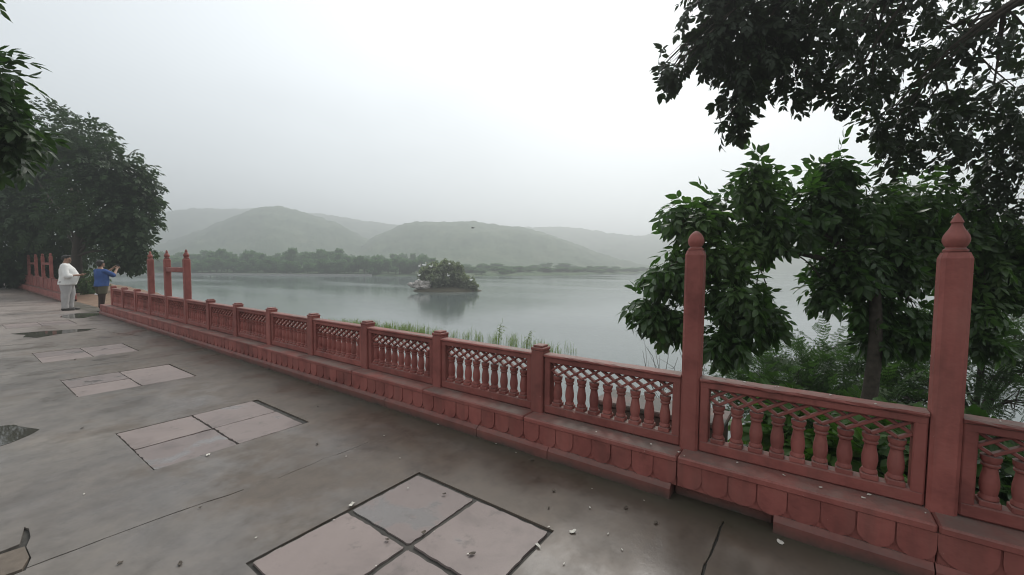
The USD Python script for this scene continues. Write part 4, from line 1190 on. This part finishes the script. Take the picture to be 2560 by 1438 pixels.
# heavy man in a white shirt, standing side on and looking at the phone in his hands
def man_white():
    H = np.array([0.03, 0, 1.615])
    hc, P = head_chains(H, 0.98, -0.25, 0.10)
    legs = []
    for q, fx in ((1, .05), (-1, -.04)):
        legs.append([((0.0, q * .09, .92), .095), ((fx + .02, q * .105, .52), .065), ((fx - .01, q * .10, .10), .042), ((fx + .005, q * .10, .05), .032), ((fx + .12, q * .115, .028), .020)])
    torso = [[((0.01, 0, .95), (.125, .15, .10)), ((0.06, 0, 1.12), (.20, .20, .14)), ((0.0, 0, 1.34), (.15, .19, .12)), ((-0.01, 0, 1.42), (.10, .14, .06)), ((0.005, 0, 1.50), .062), ((0.02, 0, 1.57), .062)]]
    arms, hands = [], []
    for q, ex, wr in ((1, (-.02, .30, 1.10), (.30, .12, 1.12)), (-1, (0.02, -.30, 1.09), (.30, -.08, 1.12))):
        arms.append([((-.01, q * .20, 1.38), .065), (ex, .050), (wr, .030)])
        hands += hand(wr, np.array([.9, -q * .35, .05]), np.array([0, -q * .5, 1.0]), 1.0, .5)
    body = blob([*hc, *legs, *torso, *arms, *hands], 0.014, 6)
    shirt = [[((0.01, 0, .83), (.218, .235, .045)), ((0.07, 0, 1.08), (.235, .245, .12)), ((0.03, 0, 1.30), (.185, .235, .10)), ((-0.005, 0, 1.42), (.125, .175, .06)), ((-.005, 0, 1.475), (.082, .085, .03))]]
    for q in (1, -1):
        e = np.array([-.02 if q == 1 else .02, q * .30, 1.10])
        sh = np.array([-.01, q * .19, 1.40])
        shirt.append([(sh, .085), (sh + (e - sh) * .55, .088), (e + [.02, 0, -.005], .082), (e + [.09, -q * .045, .0], .070)])
    sv, sf = blob(shirt, 0.022, 5)
    n_ = meshkit.fbm(sv * np.array([7, 7, 4]), 3, 3) - .5
    d_ = sv - np.array([0.03, 0, 1.15]); d_ /= np.linalg.norm(d_, axis=1, keepdims=True)
    sv = sv + d_ * (n_ * 0.03)[:, None]
    tr = [[((0.01, 0, .94), (.190, .205, .08))]]
    for q, fx in ((1, .05), (-1, -.04)):
        tr.append([((0.0, q * .095, .90), (.160, .125, .10)), ((fx + .02, q * .105, .52), (.100, .092, .08)), ((fx - .01, q * .10, .20), (.085, .078, .06)), ((fx - .005, q * .10, .085), (.084, .076, .03))])
    tv_, tf_ = blob(tr, 0.022, 4)
    tv_ = tv_ + (meshkit.fbm(tv_ * np.array([9, 9, 5]), 3, 5) - .5)[:, None] * np.array([.03, .03, 0])
    shoes = []
    for q, fx in ((1, .05), (-1, -.04)):
        shoes.append(blob([[((fx - .05, q * .10, .045), (.05, .044, .045)), ((fx + .08, q * .115, .04), (.06, .048, .04)), ((fx + .17, q * .125, .03), (.045, .042, .03))], ], .014, 4))
    hr = blob([[(P(-.025, 0, .066), (.096, .084, .078))], [(P(-.065, 0, .02), (.052, .074, .07))], [(P(.035, 0, .108), (.052, .066, .030))], [(P(-.015, .066, .045), (.05, .018, .035))], [(P(-.015, -.066, .045), (.05, .018, .035))]], .014, 4)
    spec = [("body", body, skin), ("shirt", (sv, sf), white_cloth), ("trousers", (tv_, tf_), grey_cloth), ("shoe", shoes[0], shoe_mat), ("shoe", shoes[1], shoe_mat), ("hair", hr, hair)]
    for q in (1, -1):
        spec.append(("eye", lathe([(0.0005, -.006), (.009, -.003), (.009, .003), (.0005, .006)], 8, P(.080, q * .030, .008)), hair))
    return spec


face = math.radians(-14)
mw = ground(170, 776)
def person_named(spec_of, label, loc, face):
    return person(label, loc, face, spec_of)


pw = person("heavy person in a loose white shirt and grey trousers, looking at a phone", mw, face, man_white())
cF, sF = math.cos(face), math.sin(face)
ph = np.array([cF * .44, sF * .44, 1.135])
phone = tag(obj("phone", moved(cbox(-.075, .075, -.037, .037, -.004, .004, .003), np.array([[cF, -sF, 0], [sF, cF, 0], [0, 0, 1]]) @ trimesh.transformations.rotation_matrix(-.35, [0, 1, 0])[:3, :3], mw + ph), phone_mat), "black phone held at belly height by the person in white", "phone")


def man_blue():
    H = np.array([0.02, 0, 1.47])
    hc, P = head_chains(H, 0.95, 0.15, -0.05)
    legs = []
    for q, fx in ((1, .03), (-1, -.06)):
        legs.append([((0.0, q * .085, .84), .105), ((fx + .02, q * .09, .47), .066), ((fx - .01, q * .085, .09), .043), ((fx + .01, q * .085, .055), .045), ((fx + .14, q * .10, .03), .032)])
    torso = [[((0, 0, .86), (.13, .155, .10)), ((0.02, 0, 1.02), (.135, .155, .12)), ((0.0, 0, 1.22), (.12, .165, .10)), ((-.005, 0, 1.29), (.08, .12, .05)), ((0.0, 0, 1.36), .055), ((.01, 0, 1.42), .056)]]
    arms, hands = [], []
    for q, ex, wr in ((1, (.22, .22, 1.16), (.40, .12, 1.34)), (-1, (.24, -.16, 1.12), (.42, -.03, 1.32))):
        arms.append([((0, q * .175, 1.25), .058), (ex, .044), (wr, .028)])
        hands += hand(wr, np.array([.55, -q * .25, .75]), np.array([.6, -q * .6, -.3]), .95, .7)
    body = blob([*hc, *legs, *torso, *arms, *hands], 0.014, 6)
    shirt = [[((0, 0, .80), (.165, .190, .04)), ((0.03, 0, .98), (.165, .185, .12)), ((0.01, 0, 1.18), (.150, .200, .10)), ((-.005, 0, 1.28), (.105, .155, .05)), ((-.005, 0, 1.325), (.072, .074, .025))]]
    for q, e in ((1, np.array([.22, .22, 1.16])), (-1, np.array([.24, -.16, 1.12]))):
        sh = np.array([0, q * .165, 1.255])
        shirt.append([(sh, .078), (sh + (e - sh) * .5, .080), (sh + (e - sh) * .92, .072)])
    sv, sf = blob(shirt, 0.022, 5)
    sv = sv + (meshkit.fbm(sv * np.array([8, 8, 5]), 3, 13) - .5)[:, None] * np.array([.03, .03, 0])
    sho = [[((0.0, 0, .84), (.155, .175, .05))]]
    for q, fx in ((1, .03), (-1, -.06)):
        sho.append([((0, q * .082, .82), (.125, .105, .08)), ((fx * .6 + .01, q * .09, .58), (.108, .098, .05))])
    tr = []
    for q, fx in ((1, .03), (-1, -.06)):
        tr.append([((fx * .6 + .01, q * .09, .60), (.080, .078, .05)), ((fx + .02, q * .09, .46), (.076, .072, .06)), ((fx - .01, q * .085, .14), (.058, .056, .03))])
    san = []
    for q, fx in ((1, .03), (-1, -.06)):
        san.append(join([cbox(fx - .09, fx + .18, q * .09 - .045, q * .09 + .045, 0, .018, .008), cbox(fx + .05, fx + .09, q * .09 - .047, q * .09 + .047, .015, .062, .012)]))
    hr = blob([[(P(-.025, 0, .062), (.098, .086, .082))], [(P(-.06, 0, .005), (.058, .078, .08))], [(P(.03, 0, .104), (.055, .068, .034))]], .014, 4)
    spec = [("body", body, skin), ("shirt", (sv, sf), blue_cloth), ("shorts", blob(sho, .02, 4), olive_cloth), ("legging", blob(tr[:1], .02, 4), dark_cloth), ("legging", blob(tr[1:], .02, 4), dark_cloth), ("sandal", san[0], shoe_mat), ("sandal", san[1], shoe_mat), ("hair", hr, hair)]
    for q in (1, -1):
        spec.append(("eye", lathe([(0.0005, -.006), (.009, -.003), (.009, .003), (.0005, .006)], 8, P(.080, q * .030, .008)), hair))
    return spec


dirb = R0 * .80 + F0 * .60
face2 = math.radians(22)
mb = ground(256, 779)
person("person in blue shirt and olive shorts raising a phone at the balustrade end", mb, face2, man_blue())
c2, s2 = math.cos(face2), math.sin(face2)
tag(obj("phone", moved(cbox(-.004, .004, -.075, .075, -.037, .037, .003), np.array([[c2, -s2, 0], [s2, c2, 0], [0, 0, 1]]), mb + np.array([c2 * .49 - s2 * .045, s2 * .49 + c2 * .045, 1.42])), phone_mat), "black phone raised by the person in blue", "phone")

# bits lying about
for px, py, w, h, lb in [(224, 733, .15, .17, "white heap beside the trunk beyond the gap"), (244, 737, .10, .12, "small white heap behind the person in blue")]:
    m_ = trimesh.creation.icosphere(2, 1.0)
    v = np.asarray(m_.vertices)
    v = v * (0.7 + 0.6 * meshkit.noise(v * 1.7 + px))[:, None] * np.array([w, w, h])
    c = ground(px, py + 4, 0.05) ; 
    tag(obj("white_sack", (v + c + np.array([0, 0, h * .4]), m_.faces), white_cloth, smooth=True), lb, "sack")
r = np.random.default_rng(321)


def scrap(w, l, seed):
    rr_ = np.random.default_rng(seed)
    n = 8
    a = np.linspace(0, 2 * math.pi, n, endpoint=False)
    o = np.c_[np.cos(a) * l / 2, np.sin(a) * w / 2] * rr_.uniform(.7, 1.1, (n, 1))
    z = rr_.uniform(0.0, 0.35, n) * w
    v = np.vstack([np.c_[o, z + .001], np.c_[o * .9, z + .003], [[0, 0, .001]], [[0, 0, 0.004]]])
    f = []
    for j in range(n):
        k = (j + 1) % n
        f += [[j, k, n + k], [j, n + k, n + j], [2 * n, k, j], [2 * n + 1, n + j, n + k]]
    return v, np.array(f)


pale = [(1020, 1221), (880, 1263), (1345, 1366), (1372, 1318), (1432, 1330), (1475, 1270), (1170, 1386), (940, 1416), (960, 1090), (865, 1142), (835, 1300), (520, 1138), (210, 1236), (1610, 1252), (1950, 1356), (1480, 1222), (1290, 1132), (1240, 1110), (1095, 1062), (1000, 1146), (1520, 1335), (1555, 1375), (700, 1372), (640, 1345), (1085, 1330), (1410, 1410), (1690, 1262), (1760, 1310), (1110, 1175), (906, 1097), (796, 1020), (760, 1085), (485, 937), (402, 927), (118, 755)]
for i, (px, py) in enumerate(pale[:26]):
    p = ground(px, py, 0.004)
    big_ = (px, py) in [(1345, 1366), (1432, 1330), (520, 1138), (1950, 1356), (880, 1263)]
    l = r.uniform(.035, .055) if big_ else r.uniform(.009, .020)
    a = r.uniform(0, 6.28)
    tag(obj("fallen_petal", moved(scrap(l * r.uniform(.35, .7), l, 400 + i), trimesh.transformations.rotation_matrix(a, [0, 0, 1])[:3, :3], p), white_litter), "small pale petal or scrap fallen on the terrace", "litter", "pale scraps scattered on the terrace")
for i in range(20):
    if i < 10:
        p = np.array([RX - 0.12 + r.uniform(-.08, .06), r.uniform(-.7, 1.6), Z_LED + .003])
    elif i < 20:
        p = np.array([RX + r.uniform(-.05, .05), r.uniform(-1.1, 0.5), Z_TOP + .002])
    else:
        p = ground(r.uniform(700, 2100), r.uniform(1150, 1430), 0.004)
        if p[0] > 2.6:
            p[0] = r.uniform(1.0, 2.6)
    l = r.uniform(.012, .030)
    tag(obj("fallen_petal", moved(scrap(l * .5, l, 500 + i), trimesh.transformations.rotation_matrix(r.uniform(0, 6.28), [0, 0, 1])[:3, :3], p), white_litter), *(("small pale petal lying on the balustrade", "litter", "pale scraps lying on the balustrade") if i < 20 else ("small pale petal or scrap fallen on the terrace", "litter", "pale scraps scattered on the terrace")))
for i, (px, py) in enumerate([(205, 1071), (188, 899), (1385, 1228), (1640, 1308), (1180, 1387), (968, 1350), (1110, 1236), (1565, 1270), (793, 1110), (795, 1017), (1060, 1332), (1372, 1270), (300, 1408), (450, 1410), (500, 1270), (1330, 1150)]):
    p = ground(px, py, 0.004)
    l = r.uniform(.022, .045)
    tag(obj("dry_leaf", moved(scrap(l * .6, l, 600 + i), trimesh.transformations.rotation_matrix(r.uniform(0, 6.28), [0, 0, 1])[:3, :3], p), brown_litter), "small dark dry leaf lying on the terrace", "leaf", "dark dry leaves lying on the terrace")

# ------------------------------------------------------------------ haze over the whole place
hz = mat("haze_air", {"v": ("principled_volume", {"color": (0.95, 0.985, 0.985), "density": HAZE_DENSITY, "anisotropy": 0.58})}, [], surface=None, volume="v.volume")
hv, hf = trimesh.creation.box((2640, 2640, 108)).vertices, trimesh.creation.box((2640, 2640, 108)).faces
tag(obj("haze", (np.asarray(hv) + [0, 0, 48.9], hf), hz), "pale grey haze over the lake and the hills", "haze", kind="stuff")
